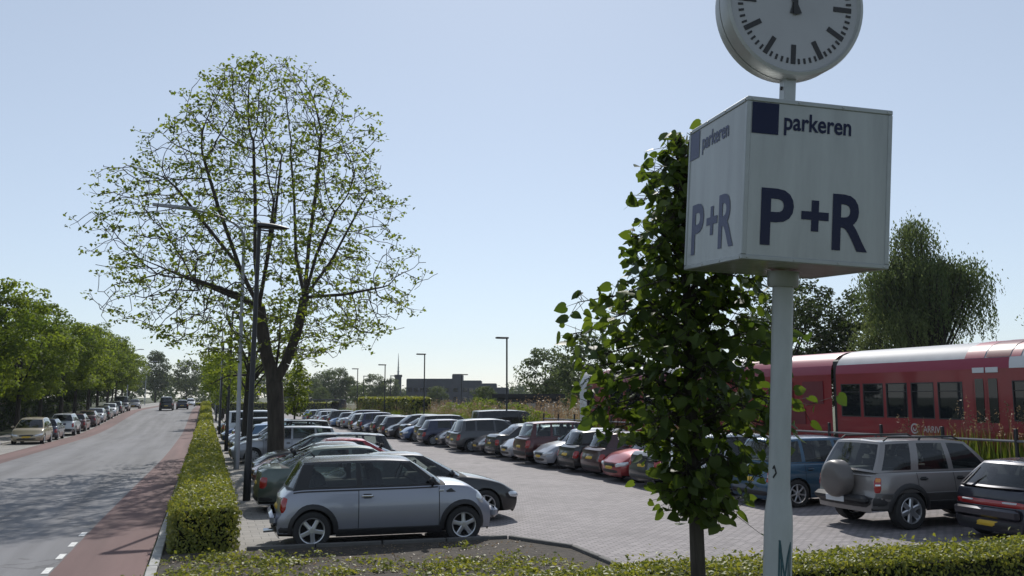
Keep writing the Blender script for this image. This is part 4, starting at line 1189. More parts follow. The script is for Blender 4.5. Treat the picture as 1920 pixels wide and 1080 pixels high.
    LP = np.array(LP); V, F = leaves_np(LP, np.array(LN), np.array(LS), rng, .7, .5)
    cr = inst('crown', np_mesh('crown', V, F, 'leaf_chestnut', leaf_tone(len(LP), rng, np.array(LT))), rt); cr['kind'] = 'stuff'
    print('big tree nodes', len(N), 'leaves', len(LP))
    return rt
big_tree()

# ---- generic leafy trees ----------------------------------------------------------
def leafy_mesh(seed, H, base, rad, nclump, per, leaf, mat, shape='round', trunk_r=.16, gap=.0, clr=.75):
    rng = np.random.default_rng(seed)
    # clump centres through the crown
    C = []
    zc = (H + base) / 2; hz = (H - base) / 2
    while len(C) < nclump:
        p = unit(rng.normal(size=3)) * rng.uniform(.25, 1) ** .45
        if shape == 'cone': w = 1 - .75 * (p[2] * .5 + .5)
        elif shape == 'tall': w = 1 - .35 * abs(p[2]) ** 2
        else: w = 1
        q = np.array([p[0] * rad * w, p[1] * rad * w, zc + p[2] * hz])
        q[:2] *= 1 + .13 * math.sin(3 * math.atan2(p[1], p[0]) + seed) + .08 * math.sin(q[2] * 1.7 + seed)
        C.append(q)
    C = np.array(C); n = nclump * per
    cid = np.repeat(np.arange(nclump), per)
    dirs = unit(rng.normal(size=(n, 3)))
    cs = rng.uniform(.6, 1.25, nclump) * clr
    P = C[cid] + dirs * (cs[cid, None]) * rng.uniform(.3, 1, (n, 1)) ** .5 * np.array([1, 1, .62])
    Nn = unit(dirs * .6 + rng.normal(0, .5, (n, 3)) + np.array([0, 0, .7]))
    ct = rng.uniform(.1, .9, nclump)
    V, F = leaves_np(P, Nn, rng.uniform(.7, 1.3, n) * leaf, rng, .68, .3)
    crown = np_mesh('crown', V, F, mat, leaf_tone(n, rng, ct[cid]))
    # limbs reaching for some clumps
    mb = MB()
    lean = rng.normal(0, .04, 2)
    top = base + (H - base) * .62
    zs = [-.3, base * .5, base, (base + top) / 2, top]
    tp = [(lean[0] * z, lean[1] * z, z) for z in zs]
    mb.tube(tp, [trunk_r * 1.15, trunk_r, trunk_r * .85, trunk_r * .5, trunk_r * .15], 8)
    for c in C[rng.permutation(nclump)[:min(16, nclump)]]:
        z0 = rng.uniform(base * .9, top * .9); a = np.array([lean[0] * z0, lean[1] * z0, z0])
        m_ = a + (c - a) * .5 + np.array([0, 0, .25])
        mb.tube([a, m_, c], [trunk_r * .38, trunk_r * .22, trunk_r * .06], 5)
    return mb.mesh('trunk', ['bark_dark'], 60), crown
def put_tree(name, meshes, loc, rz, sc, label, group=None, cat='tree'):
    r = root(name, loc, rz, label, cat, group); r.scale = (sc, sc, sc) if not hasattr(sc, '__len__') else sc
    inst('trunk', meshes[0], r); c = inst('crown', meshes[1], r); c['kind'] = 'stuff'
    return r
ST = [leafy_mesh(20 + i, (10.6, 9.8, 11.0, 10.2)[i], 2.5, (3.3, 3.6, 3.0, 3.5)[i], (105, 120, 95, 110)[i], 90, .23, 'leaf_street', ('tall', 'round', 'tall', 'round')[i], .17, clr=.72) for i in range(4)]
srow = [(60, -12.6, 1.0), (70.5, -12.5, 1.02), (80.5, -12.7, .98), (90, -12.5, 1.0), (100, -12.6, 1.03), (110, -12.5, 1.0), (120, -12.6, .98), (132, -12.6, 1.0), (146, -12.9, 1.02), (163, -13.4, 1.0), (185, -14, 1.)]
for i, (Y, X, s) in enumerate(srow):
    put_tree('street_tree', ST[(i * 3 + i // 4) % 4], (X, Y, zr(Y) + .05), i * 1.9, s, 'dense green street tree over the left kerb, %s from the left edge of the picture' % ORD[i], 'street trees along the left pavement')
# gardens behind the street trees
GB = [leafy_mesh(40 + i, 7.5, .6, 3.4, 110, 60, .26, 'leaf_dark', 'round', .14, clr=.9) for i in range(2)]
for i, (X, Y, s) in enumerate([(-17.5, 66, 1.0), (-18.5, 75, 1.15), (-17.5, 84, 1.), (-18.5, 93, 1.1), (-17.5, 103, 1.05), (-18, 114, 1.1), (-18, 126, 1.1), (-18.5, 140, 1.2), (-19, 158, 1.2), (-20, 180, 1.3)]):
    put_tree('garden_tree', GB[i % 2], (X, Y, zr(Y)), i * 2.3, s, 'dark garden tree in the shade behind the street trees, %s from the left' % ORD[i], 'dark trees behind the left pavement')
# ---- hedges -----------------------------------------------------------------------
def hedge_leaves(name, parent, ctr, half, n, size, rng, mat='leaf_hedge', zf=None, lump=.05, faces=(1, 1, 1, 1, 1), chunk=None):
    """leaves over a clipped box: top, left, right, front, back weights"""
    hx, hy, hz = half
    areas = np.array([4 * hx * hy, 4 * hy * hz, 4 * hy * hz, 4 * hx * hz, 4 * hx * hz]) * np.array(faces)
    k = rng.choice(5, n, p=areas / areas.sum())
    u, v = rng.uniform(-1, 1, n), rng.uniform(-1, 1, n)
    P = np.zeros((n, 3)); Nn = np.zeros((n, 3))
    for f in range(5):
        m = k == f
        if f == 0: P[m] = np.stack([u[m] * hx, v[m] * hy, np.full(m.sum(), hz)], 1); Nn[m] = (0, 0, 1)
        elif f in (1, 2):
            s = -1 if f == 1 else 1; P[m] = np.stack([np.full(m.sum(), s * hx), u[m] * hy, v[m] * hz], 1); Nn[m] = (s, 0, .3)
        else:
            s = -1 if f == 3 else 1; P[m] = np.stack([u[m] * hx, np.full(m.sum(), s * hy), v[m] * hz], 1); Nn[m] = (0, s, .3)
    # rounded shoulders, lumps, depth
    lum = lump * (np.sin(P[:, 0] * 5.1 + P[:, 1] * 3.3) + np.sin(P[:, 1] * 7.7 + P[:, 2] * 6) + np.sin(P[:, 0] * 2.3 - P[:, 1] * 1.9 + 1))
    top = np.clip((P[:, 2] - hz * .55) / (hz * .45), 0, 1)
    P[:, 0] *= 1 - (.16 * top ** 2 if hx < 2 else 0); P[:, 2] -= (np.abs(P[:, 0]) / hx) ** 4 * top * .07 if hx < 2 else 0
    P += Nn * (lum[:, None] * .6 - rng.exponential(.035, (n, 1)) + rng.normal(0, .018, (n, 1)))
    tall = rng.random(n) < .05; P[tall, 2] += rng.uniform(.02, .13, tall.sum()) * (P[tall, 2] > 0)
    Nn = unit(Nn + rng.normal(0, .65, (n, 3)))
    P += np.array(ctr)
    if zf is not None: P[:, 2] += np.array([zf(y) for y in P[:, 1]])
    V, F = leaves_np(P, Nn, size * rng.uniform(.65, 1.35, n), rng, .62)
    return V, F, leaf_tone(n, rng)
def long_hedge():
    rng = np.random.default_rng(3)
    r = root('clipped_hedge', (0, 0, 0), 0, 'long clipped hedge between the cycle lane and the car park', 'hedge')
    segs = [(15.0, 20, 15000, .055), (20, 26, 12000, .065), (26, 36, 12000, .085), (36, 52, 10000, .12), (52, 80, 9000, .18), (80, 122, 7000, .27), (122, 170, 3000, .4)]
    Vs = []; Fs = []; T0 = []; T1 = []; o = 0
    for a, b_, n, s in segs:
        V, F, T = hedge_leaves('h', r, (.05, (a + b_) / 2, .45), (.53, (b_ - a) / 2, .39), n, s, rng, zf=zr, lump=.03, faces=(1.3, 1, .6, 1.6 if a < 16 else .02, .02))
        if a < 16:
            k = np.clip((16.2 - V[:, 1]) / 1.2, 0, 1); V[:, 1] += k * .45 * np.abs((V[:, 0] - .07) / .6) ** 2.5; V[:, 2] -= k ** 2 * .06
        Vs.append(V); Fs.append(F + o); o += len(V); T0.append(T)
    c = inst('foliage', np_mesh('foliage', np.vstack(Vs), np.vstack(Fs), 'leaf_hedge', np.concatenate(T0)), r); c['kind'] = 'stuff'
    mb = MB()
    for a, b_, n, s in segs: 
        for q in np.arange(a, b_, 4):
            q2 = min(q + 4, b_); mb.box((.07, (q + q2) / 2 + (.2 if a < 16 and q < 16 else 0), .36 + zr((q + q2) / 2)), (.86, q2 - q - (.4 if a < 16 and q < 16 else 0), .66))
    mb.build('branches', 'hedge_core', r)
long_hedge()
def front_hedge():
    rng = np.random.default_rng(4)
    r = root('low_front_hedge', (0, 0, 0), 0, 'low clipped hedge along the bottom edge in front of the car park', 'hedge')
    V, F, T = hedge_leaves('h', r, (6.95, 8.25, .42), (5.1, .42, .35), 30000, .052, rng, lump=.022, faces=(1.3, .6, .2, 1, .5))
    # ragged left end
    c = inst('foliage', np_mesh('foliage', V, F, 'leaf_hedge', T), r); c['kind'] = 'stuff'
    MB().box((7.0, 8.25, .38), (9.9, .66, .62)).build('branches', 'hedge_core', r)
front_hedge()
# low ground cover in the bed
def ground_cover():
    rng = np.random.default_rng(9)
    P = []
    for _ in range(105):
        cx_, cy_ = rng.uniform(-.3, 5.0), rng.uniform(12.0, 14.5)
        if rng.random() < (.2 if cx_ < 1.4 else .85) and cy_ > 13.0: continue
        k = rng.integers(30, 90); rad = rng.uniform(.1, .32)
        q = rng.normal(0, rad, (k, 2)); P.append(np.stack([cx_ + q[:, 0], cy_ + q[:, 1] * .7, .10 + rng.uniform(0, .16, k) * np.exp(-(q ** 2).sum(1) / rad ** 2)], 1))
    P = np.vstack(P); n = len(P); P = P[(P[:, 1] < 14.75)]; n = len(P)
    V, F = leaves_np(P, unit(rng.normal(0, .6, (n, 3)) + np.array([0, 0, 1])), rng.uniform(.04, .085, n), rng)
    tag(inst('ground_cover_plants', np_mesh('ground_cover', V, F, 'leaf_hedge', leaf_tone(n, rng))), 'low leafy ground cover in the bare bed beside the silver hatchback', 'ground cover', kind='stuff')
    # dead leaves and bits
    n = 900; P = np.stack([rng.uniform(-.4, 5.2, n), rng.uniform(12, 14.7, n), np.full(n, .095)], 1)
    V, F = leaves_np(P, unit(rng.normal(0, .35, (n, 3)) + np.array([0, 0, 1])), rng.uniform(.02, .055, n), rng)
    tag(inst('leaf_litter', np_mesh('leaf_litter', V, F, 'reed', leaf_tone(n, rng))), 'dry leaf litter on the bare soil bed', 'leaf litter', kind='stuff')
ground_cover()

# ---- young lime tree in the foreground: large leaves --------------------------------
def lime_leaf(n):
    """heart-shaped leaf about 1 long in +x, slightly folded along the rib"""
    out = [(0, 0), (-.10, .17), (.02, .37), (.24, .45), (.50, .40), (.75, .24), (1.0, 0)]
    V = [(x, y, .16 * abs(y) - .10 * x * x) for x, y in out]
    V += [(x, -y, .16 * abs(y) - .10 * x * x) for x, y in out[1:-1]]
    rib = [(.3, 0, -.02), (.65, 0, -.05)]
    V += rib
    a, b_ = len(out) + 5, len(out) + 6
    F = [(0, a, 2, 1), (a, b_, 4, 3), (a, 3, 2), (b_, 6, 5), (b_, 5, 4), (0, 7, 8, a), (a, 8, 9), (a, 9, 10, b_), (b_, 10, 11), (b_, 11, 6)]
    tri = []
    for f in F:
        for k in range(1, len(f) - 1): tri.append((f[0], f[k], f[k + 1]))
    return np.array(V, float), np.array(tri)
LIME = (3.22, 5.45)
def lime_tree():
    rng = np.random.default_rng(12)
    X, Y = LIME
    r = root('young_lime_tree', (X, Y, 0), 0, 'young lime tree with large backlit leaves standing left of the white sign pole', 'tree')
    mb = MB()
    mb.tube([(0, 0, -.1), (.01, 0, 1), (0, .0, 1.8), (-.02, 0, 2.6), (-.03, 0, 3.4), (-.04, 0, 4.05), (-.05, 0, 4.4)], [.060, .054, .049, .040, .027, .015, .006], 10)
    cw = Vector((math.cos(R(-19)), math.sin(R(-19)), 0))         # picture-right, only used to lay out the limbs
    # crown: half width by height, left and right
    wl = curve([(1.6, .08), (1.8, .13), (2.0, .20), (2.15, .42), (2.4, .72), (2.75, .84), (3.1, .86), (3.4, .60), (3.65, .47), (3.98, .30), (4.44, .10)])
    wr = curve([(1.6, .10), (1.75, .26), (1.95, .38), (2.15, .54), (2.45, .86), (2.75, .76), (3.1, .66), (3.4, .50), (3.8, .32), (4.2, .18), (4.48, .08)])
    LPs = []; A = []; X_ = []; Nn = []; pet = []
    nb = 125
    for i in range(nb):
        z = 1.80 + (4.38 - 1.80) * (i / nb) ** 1.15
        a = i * 2.399 + rng.uniform(-.3, .3)
        d = Vector((math.cos(a), math.sin(a), 0))
        side = d.dot(cw)
        w = (wr(z) if side > 0 else wl(z)) * (rng.uniform(.4, 1.0) if i % 3 else rng.uniform(.88, 1.04))
        tilt = .25 if z > 2.2 else -.15
        p0 = Vector((-.03 * (z / 4), 0, z - .12)); p1 = p0 + d * w * .55 + Vector((0, 0, .10 + tilt * .25)); p2 = p0 + d * w + Vector((0, 0, .04 + tilt * .2))
        mb.tube([p0, p1, p2], [.013, .008, .003], 5)
        m = int(9 + 42 * w)
        for k in range(m):
            t = rng.uniform(.12, 1.02)
            q = p0.lerp(p1, t * 2) if t < .5 else p1.lerp(p2, (t - .5) * 2)
            q0 = q.copy(); q = q + Vector(rng.normal(0, .06, 3)) + (d * rng.uniform(-.02, .08))
            pet.append((tuple(q0), tuple(q)))
            LPs.append(q)
            hang = Vector((rng.normal(0, .7), rng.normal(0, .7), rng.uniform(-.95, .15))) + d * .4
            A.append(hang.normalized()); nn = Vector((rng.normal(0, .6), rng.normal(0, .6), rng.uniform(.1, 1.1))) + d * .4
            Nn.append(nn.normalized())
    mb.build('trunk', 'bark', r, 50)
    pt = np.array(pet); V, F = tubes_np(pt[:, 0], pt[:, 1], np.full(len(pt), .0028), np.full(len(pt), .0016), 3)
    c = inst('leaf_stalks', np_mesh('leaf_stalks', V, F, 'bark_dark'), r); c['kind'] = 'stuff'
    P = np.array([tuple(p) for p in LPs]); A = np.array([tuple(p) for p in A]); Nn = np.array([tuple(p) for p in Nn])
    b_ = unit(np.cross(Nn, A)); Nn = np.cross(A, b_)
    s = .040 + .078 * rng.beta(2.0, 2.4, len(P))
    LV, LF = lime_leaf(0)
    # the leaves that show largest from the front are objects of their own
    fw_ = np.array([math.sin(R(19)), math.cos(R(19)), 0])
    score = -(P @ fw_) * 1.0 + (s - .12) * 6 + .45 * np.abs(P @ np.array([cw.x, cw.y, 0]))
    order = np.argsort(-score); own = order[:300]; rest = order[300:]
    M0 = []
    for v in range(4):
        VV = LV.copy(); VV[:, 2] *= (1.2, 2.2, 3.0, -1.5)[v]; VV[:, 1] *= (1, .85, 1.08, .95)[v]; VV[:, 2] += .10 * np.sin(VV[:, 0] * 5 + v) * VV[:, 1]
        M0.append(np_mesh('leaf', VV, LF, 'leaf_lime', np.full(len(LF), (.15, .4, .65, .85)[v]), True))
    for j, i in enumerate(own):
        o = bpy.data.objects.new('leaf', M0[rng.integers(0, 4)]); COL.objects.link(o); o.parent = r
        m = Matrix(((A[i, 0], b_[i, 0], Nn[i, 0]), (A[i, 1], b_[i, 1], Nn[i, 1]), (A[i, 2], b_[i, 2], Nn[i, 2]))).to_4x4()
        m = Matrix.Translation(P[i]) @ m @ Matrix.Scale(s[i], 4)
        o.matrix_basis = m
    k = len(LV)
    Rm = np.stack([A, b_, Nn], 2)[rest]
    V = np.einsum('nij,kj->nki', Rm, LV) * s[rest][:, None, None] + P[rest][:, None]
    F = (LF[None] + (np.arange(len(rest)) * k)[:, None, None]).reshape(-1, 3)
    tone = np.repeat(np.clip(rng.normal(.45, .25, len(rest)), 0, 1), len(LF))
    c = inst('inner_leaves', np_mesh('inner_leaves', V.reshape(-1, 3), F, 'leaf_lime', tone, True), r); c['kind'] = 'stuff'
    print('lime leaves', len(P))
lime_tree()

# ---- other trees -------------------------------------------------------------------
sec = leafy_mesh(61, 9.5, 3.2, 3.6, 95, 26, .20, 'leaf_chestnut', 'round', .2, clr=.7)
put_tree('roadside_tree', sec, (1.75, 43, zg(1.75, 43)), .4, .82, 'slim tree with loose fresh leaves just behind the big forked tree')
yt = leafy_mesh(63, 5.2, 1.5, 1.25, 60, 30, .16, 'leaf_chestnut', 'cone', .07, clr=.36)
put_tree('young_tree', yt, (4.75, 50.5, zl(50)), 0, .95, 'slender young tree rising between the hedge row cars right of the big trunk')
rt_ = leafy_mesh(65, 8.0, 2.2, 2.6, 100, 40, .22, 'leaf_street', 'round', .12, clr=.75)
for i, (X, Y, s) in enumerate([(1.9, 84, .9), (2.2, 100, 1.0), (2.0, 118, 1.0), (2.6, 140, 1.15)]):
    put_tree('roadside_tree', rt_, (X, Y, zg(X, Y)), i * 1.3, s, 'green roadside tree past the hedge, %s beyond the big forked tree' % ORD[i], 'far trees along the right kerb')

def willow(seed, H, rad, nstr, name):
    rng = np.random.default_rng(seed); P = []; T = []
    br0 = []; br1 = []; rr = []
    lob = []
    for i in range(19):
        a = rng.uniform(0, 2 * PI); q = rng.uniform(.0, 1) ** .6
        lob.append((math.cos(a) * q * rad, math.sin(a) * q * rad, H * (1 - .42 * q ** 2) * rng.uniform(.62, 1.03) - .4, rng.uniform(.1, .9)))
    for i in range(nstr):
        lx, ly_, lz, lt0 = lob[rng.integers(0, 19)]
        dx, dy = rng.normal(0, .62, 2); x, y = lx + dx, ly_ + dy; a = math.atan2(y, x); zt = lz + .45 - .55 * (dx * dx + dy * dy) + rng.normal(0, .12)
        ln = rng.uniform(.12, .40) * zt; k = max(3, int(ln / .085)); tone = min(1, max(0, lt0 + rng.normal(0, .15)))
        if rng.random() < .16: br0.append((x * .15, y * .15, H * .3)); br1.append((x, y, zt)); rr.append(.05)
        t = np.arange(k) * .085
        sw = rng.uniform(0, .35)
        P.append(np.stack([x + math.cos(a) * sw * np.sqrt(t / max(ln, .1)) + rng.normal(0, .06, k), y + math.sin(a) * sw * np.sqrt(t / max(ln, .1)) + rng.normal(0, .06, k), zt - t], 1)); T += [tone] * k
        k2 = 7; P.append(np.array([x, y, zt]) + rng.normal(0, .28, (k2, 3))); T += [tone] * k2
    P = np.vstack(P); n = len(P)
    V, F = leaves_np(P, unit(rng.normal(0, 1, (n, 3)) * np.array([1, 1, .35])), rng.uniform(.10, .22, n), rng, .42, 1.4)
    cr = np_mesh('crown', V, F, 'leaf_willow', leaf_tone(n, rng, np.array(T)))
    V1, F1 = tubes_np(np.array(br0), np.array(br1), np.full(len(br0), .07), np.full(len(br0), .012), 5)
    V2, F2 = tubes_np(np.array([(0, 0, -.3), (0, 0, H * .18)]), np.array([(0, 0, H * .18), (.1, 0, H * .42)]), np.array([.38, .33]), np.array([.33, .2]), 9)
    return np_mesh('trunk', np.vstack([V1, V2]), np.vstack([F1, F2 + len(V1)]), 'bark_dark'), cr
put_tree('weeping_tree', willow(8, 12.9, 3.0, 1500, 'w'), (35.8, 36.6, 0), 0, 1, 'tall weeping grey-green tree rising behind the red train')
DT = leafy_mesh(71, 11.5, 1.2, 4.4, 190, 85, .26, 'leaf_dark', 'round', .2, clr=1.05)
for i, (X, Y, s) in enumerate([(37.5, 50, .92), (41.5, 46.5, .86), (33, 58, .86)]):
    put_tree('dark_tree', DT, (X, Y, 0), i * 2., s, ('dark broadleaf tree under the sign box behind the train', 'dark broadleaf tree between the sign pole and the weeping tree', 'dark broadleaf tree behind the crown of the young lime tree')[i], 'dark trees behind the railway')
FT = [leafy_mesh(80 + i, 9, 1.2, 3.2, 90, 50, .32, 'leaf_far', ('round', 'tall', 'cone')[i], .16, clr=.95) for i in range(3)]
far = [((40.5, 104), 1.0, 0, 'round grey-green tree left of the far train end'), ((38, 86), 1.05, 0, 'broad tree just left of the far train end behind the lime tree'), ((45, 108), .8, 1, 'smaller bushy tree between the two trees at the far train end'),
       ((35.8, 262), 1.35, 1, 'tallest tree of the clump left of the car park lamps'), ((31.4, 256), 1.15, 0, 'rounded tree of the clump left of the car park lamps'), ((38.5, 259), 1.0, 0, 'low tree of the clump beside the smallest car park lamp'),
       ((48, 266), 1.1, 0, 'rounded far tree right before the mast'), ((53, 267), 1.0, 1, 'far tree directly under the mast'),
       ((-30, 230), 1.7, 1, 'tall pale tree beyond the end of the left street trees'), ((-23, 250), 1.55, 0, 'pale far tree right of the street tree row'), ((-15, 300), 1.9, 2, 'dark conical tree at the end of the road'),
       ((-6, 310), 1.6, 0, 'round dark tree closing the end of the road'), ((4, 290), 1.6, 1, 'bluish far tree right of the white oncoming car'), ((12, 250), 1.5, 0, 'green far tree behind the lamp posts by the hedge'), ((21, 240), 1.2, 1, 'far tree showing between the trunks'), ((26, 236), .9, 0, 'low far tree right of the big trunk'), ((39.8, 157), .55, 1, 'small bush in front of the long grey building'),
       ((-40, 210), 1.6, 0, 'far garden tree hidden among the left street trees'), ((24, 200), .55, 0, 'low green bush at the far end of the car park'), ((32, 198), .6, 1, 'second low bush at the far end of the car park'),
       ((27, 87), .42, 0, 'small round bush behind the tall hedge at the car park lamps')]
for (X, Y), s, k, lb in far:
    put_tree('far_tree', FT[k], (X, Y, 0 if X > 0 else zr(Y)), X * 1.7, s, lb)
# far wood closing the horizon
def far_wood():
    rng = np.random.default_rng(31); C = []
    for i in range(1500):
        x = rng.uniform(-190, 190); y = rng.uniform(335, 380)
        hh = 13 + 3 * math.sin(x * .11) + 2 * math.sin(x * .37 + 1) if x < 22 else 6.5 + 1.6 * math.sin(x * .15) + 1.2 * math.sin(x * .5)
        C.append((x, y, hh * rng.uniform(0, 1) ** .7))
    C = np.array(C); per = 22; n = len(C) * per; cid = np.repeat(np.arange(len(C)), per); d = unit(rng.normal(size=(n, 3)))
    P = C[cid] + d * rng.uniform(.6, 2.2, (n, 1)) * np.array([1.2, 1, .8]); P[:, 2] = np.maximum(P[:, 2], -.5)
    V, F = leaves_np(P, unit(d + np.array([0, 0, .5])), rng.uniform(.8, 1.6, n), rng, .7)
    tag(inst('far_wood', np_mesh('far_wood', V, F, 'leaf_far', leaf_tone(n, rng, rng.uniform(0, .8, len(C))[cid]))), 'far-off band of woodland along the horizon', 'woodland', kind='stuff')
far_wood()
# ---- tall grass, reeds and scrub between car park and railway ----------------------
def blades(name, n, xr, yr, hr, w, mat, seed, label, cat, zf, lean=.25, clump=True):
    rng = np.random.default_rng(seed)
    x = rng.uniform(*xr, n); y = yr[0] + (yr[1] - yr[0]) * rng.uniform(0, 1, n) ** 1.5
    if clump:
        keep = (np.sin(x * 2.1 + y * .9) + np.sin(y * 1.7 - x) + rng.normal(0, .8, n)) > -.4; x, y = x[keep], y[keep]; n = len(x)
    h = rng.uniform(*hr, n) * (.8 + .25 * np.sin(y * .55 + x)); z = np.array([zf(a, b_) for a, b_ in zip(x, y)])
    b0 = np.stack([x, y, z], 1); a = rng.uniform(0, 2 * PI, n)
    sd_ = np.stack([np.cos(a), np.sin(a), 0 * a], 1) * w * rng.uniform(.6, 1.4, (n, 1))
    ld = np.stack([np.cos(a + 1.3), np.sin(a + 1.3), 0 * a], 1) * (h * lean * rng.uniform(.1, 1, n))[:, None]
    up = np.stack([0 * h, 0 * h, h], 1)
    V = np.stack([b0 - sd_, b0 + sd_, b0 + up * .6 + ld * .35 + sd_ * .7, b0 + up * .6 + ld * .35 - sd_ * .7, b0 + up + ld], 1).reshape(-1, 3)
    i = np.arange(n) * 5
    F = np.concatenate([np.stack([i, i + 1, i + 2], 1), np.stack([i, i + 2, i + 3], 1), np.stack([i + 3, i + 2, i + 4], 1)])
    t = rng.beta(2, 2, n)
    o = inst(name, np_mesh(name, V, F, mat, np.concatenate([t, t, t])))
    return tag(o, label, cat, kind='stuff'), b0 + up + ld
zb_ = lambda x, y: zl(y) + .2
blades('tall_grass', 34000, (17.15, 18.3), (13, 125), (.6, 1.6), .02, 'grass_blade', 1, 'tall green grass on the strip between the car park fence and the railway', 'grass', zb_)
blades('rough_grass', 9000, (22, 34), (40, 130), (.6, 1.5), .035, 'grass_blade', 8, 'rough grass beyond the far end of the train', 'grass', zb_)
o, tips = blades('dry_reeds', 900, (17.3, 18.4), (15, 120), (1.5, 2.15), .010, 'reed', 2, 'dry brown reeds with feathery heads along the railway fence', 'reeds', zb_, .22)
rng = np.random.default_rng(6)
P = np.repeat(tips, 9, 0) + rng.normal(0, 1, (len(tips) * 9, 3)) * np.array([.03, .03, .10]) - np.array([0, 0, .08])
V, F = leaves_np(P, unit(rng.normal(size=P.shape)), rng.uniform(.04, .09, len(P)), rng, .4)
tag(inst('reed_heads', np_mesh('reed_heads', V, F, 'reed', leaf_tone(len(P), rng))), 'feathery brown reed heads above the fence', 'reeds', kind='stuff')
o, tips = blades('far_reeds', 6000, (18.5, 27), (44, 130), (1.4, 2.3), .02, 'reed', 12, 'band of brown reeds behind the far row of cars', 'reeds', zb_, .22)
P = np.repeat(tips, 5, 0) + rng.normal(0, 1, (len(tips) * 5, 3)) * np.array([.05, .05, .16])
V, F = leaves_np(P, unit(rng.normal(size=P.shape)), rng.uniform(.09, .17, len(P)), rng, .4)
tag(inst('far_reed_heads', np_mesh('far_reed_heads', V, F, 'reed', leaf_tone(len(P), rng))), 'brown feathery tops of the reed band behind the far row', 'reeds', kind='stuff')
SB = leafy_mesh(90, 2.3, .1, 1.5, 40, 40, .14, 'leaf_street', 'round', .04, clr=.5)
for i, (X, Y, sc_) in enumerate(((17.9, 47, .8), (18.8, 53, .95), (18.6, 59, .85), (19.2, 66, 1.0), (21, 60, 1.0), (22.5, 70, 1.1), (20.5, 76, 1.0), (24, 80, 1.2))):
    put_tree('scrub_bush', SB, (X, Y, zl(Y)), i * 1.1, sc_, 'green scrub bush among the reeds behind the far row, %s from the right' % ORD[i], 'scrub bushes behind the far row', 'bush')
# tall clipped hedge at the far end of the car park, and scrub
def box_hedge(name, c, half, n, size, seed, label, mat='leaf_hedge', rz=0):
    rng = np.random.default_rng(seed); r = root(name, (c[0], c[1], 0), rz, label, 'hedge')
    V, F, T = hedge_leaves('h', r, (0, 0, c[2]), half, n, size, rng, lump=.05)
    k = inst('foliage', np_mesh('foliage', V, F, mat, T), r); k['kind'] = 'stuff'
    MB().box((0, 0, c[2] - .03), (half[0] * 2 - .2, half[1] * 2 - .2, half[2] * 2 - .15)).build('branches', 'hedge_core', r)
box_hedge('tall_hedge', (19.2, 98, 1.0), (.8, 17, 1.45), 9000, .3, 3, 'tall clipped hedge at the far right end of the car park behind the lamps')
box_hedge('end_hedge', (12, 186, .3), (14, .8, 1.1), 4000, .35, 5, 'low hedge closing the far end of the car park')
box_hedge('garden_hedge', (-13.9, 57.5, .35), (.7, 3.4, .62), 5000, .11, 6, 'small bright green garden hedge at the left edge beside the beige people carrier')
box_hedge('shrub_hedge', (-16.5, 95, .6), (1., 42, 1.2), 9000, .3, 7, 'dark shrub hedge behind the trunks of the street trees', 'leaf_dark')
# ------------------------------------------------------------------ sign with clock
M('sign_white', (.34, .36, .36), .4, var=.10, vscale=2.2, spec=.0, coat=.7, crough=.16, stretch=(4, 4, .5))
M('sign_blue_glare', (.040, .050, .115), .5, spec=.0, coat=.55, crough=.2)  # left-face print: sky glare painted into a lighter blue
M('sign_frame', (.30, .32, .32), .35, .2, var=.08, vscale=6)
M('sign_blue', (.003, .007, .038), .5, spec=.0, coat=.35, crough=.06)
M('pole_white', (.36, .385, .39), .45, var=.09, vscale=5, bump=.08, bscale=30, stretch=(2, 2, .5))
M('clock_face', (.34, .345, .36), .3, var=.06, vscale=2.5)
M('clock_black', (.012, .012, .015), .5)
M('clock_case', (.36, .37, .36), .4, .35, var=.1, vscale=4)
M('graffiti', (.03, .075, .09), .6, var=.4, vscale=20)
Rs = Euler((.07, .043, -.161), 'XYZ').to_matrix()
ZC = 3.21
sg = tag(root('parking_sign', Vector((3.167, 4.342, 3.246)) - Rs @ Vector((0, 0, ZC))), 'white illuminated parking sign box on a white pole with a round clock on top', 'sign')
sg.rotation_euler = (.07, .043, -.161)
sw, shh = .86, .887
H2 = sw / 2
# pole
px = lambda z: .025 + (ZC - z) * .017
b = MB().tube([(px(z), 0, z) for z in (-.2, .3, 1.0, 1.72, 1.80, 1.89, 1.97, 2.6, ZC - .01)], [.081, .081, .081, .081, .078, .066, .0615, .0605, .060], 28)
pole = b.build('pole', 'pole_white', sg, 40)
def on_pole(a, z, rr): return (px(z) + rr * math.sin(a), -rr * math.cos(a), z)
def pole_line(pts, w, rr=.0825):
    b = MB(); V = []
    for i, (a, z) in enumerate(pts):
        p, q = pts[max(0, i - 1)], pts[min(len(pts) - 1, i + 1)]
        d = Vector(((q[0] - p[0]) * .08, q[1] - p[1])).normalized(); n = Vector((-d.y, d.x)) * w / 2
        V += [on_pole(a + n.x / .08, z + n.y, rr), on_pole(a - n.x / .08, z - n.y, rr)]
    return b.add(V, [(2 * i, 2 * i + 1, 2 * i + 3, 2 * i + 2) for i in range(len(pts) - 1)])
def dens(pts, k=6):
    o = []
    for p, q in zip(pts[:-1], pts[1:]):
        for i in range(k): o.append((p[0] + (q[0] - p[0]) * i / k, p[1] + (q[1] - p[1]) * i / k))
    return o + [pts[-1]]
for ln, w in (([(-.42, 1.25), (-.36, 1.5), (-.36, 1.655), (-.12, 1.52), (.06, 1.44), (.24, 1.56), (.52, 1.645), (.5, 1.4), (.54, 1.2)], .010),
              ([(-.18, 1.25), (-.22, 1.58), (.0, 1.47), (.04, 1.38), (.02, 1.2)], .009), ([(.30, 1.22), (.33, 1.55), (.40, 1.60)], .008), ([(-.36, 1.655), (-.28, 1.61), (-.24, 1.55)], .012)):
    pole_line(dens(ln), w).build('graffiti_stroke', 'graffiti', pole)
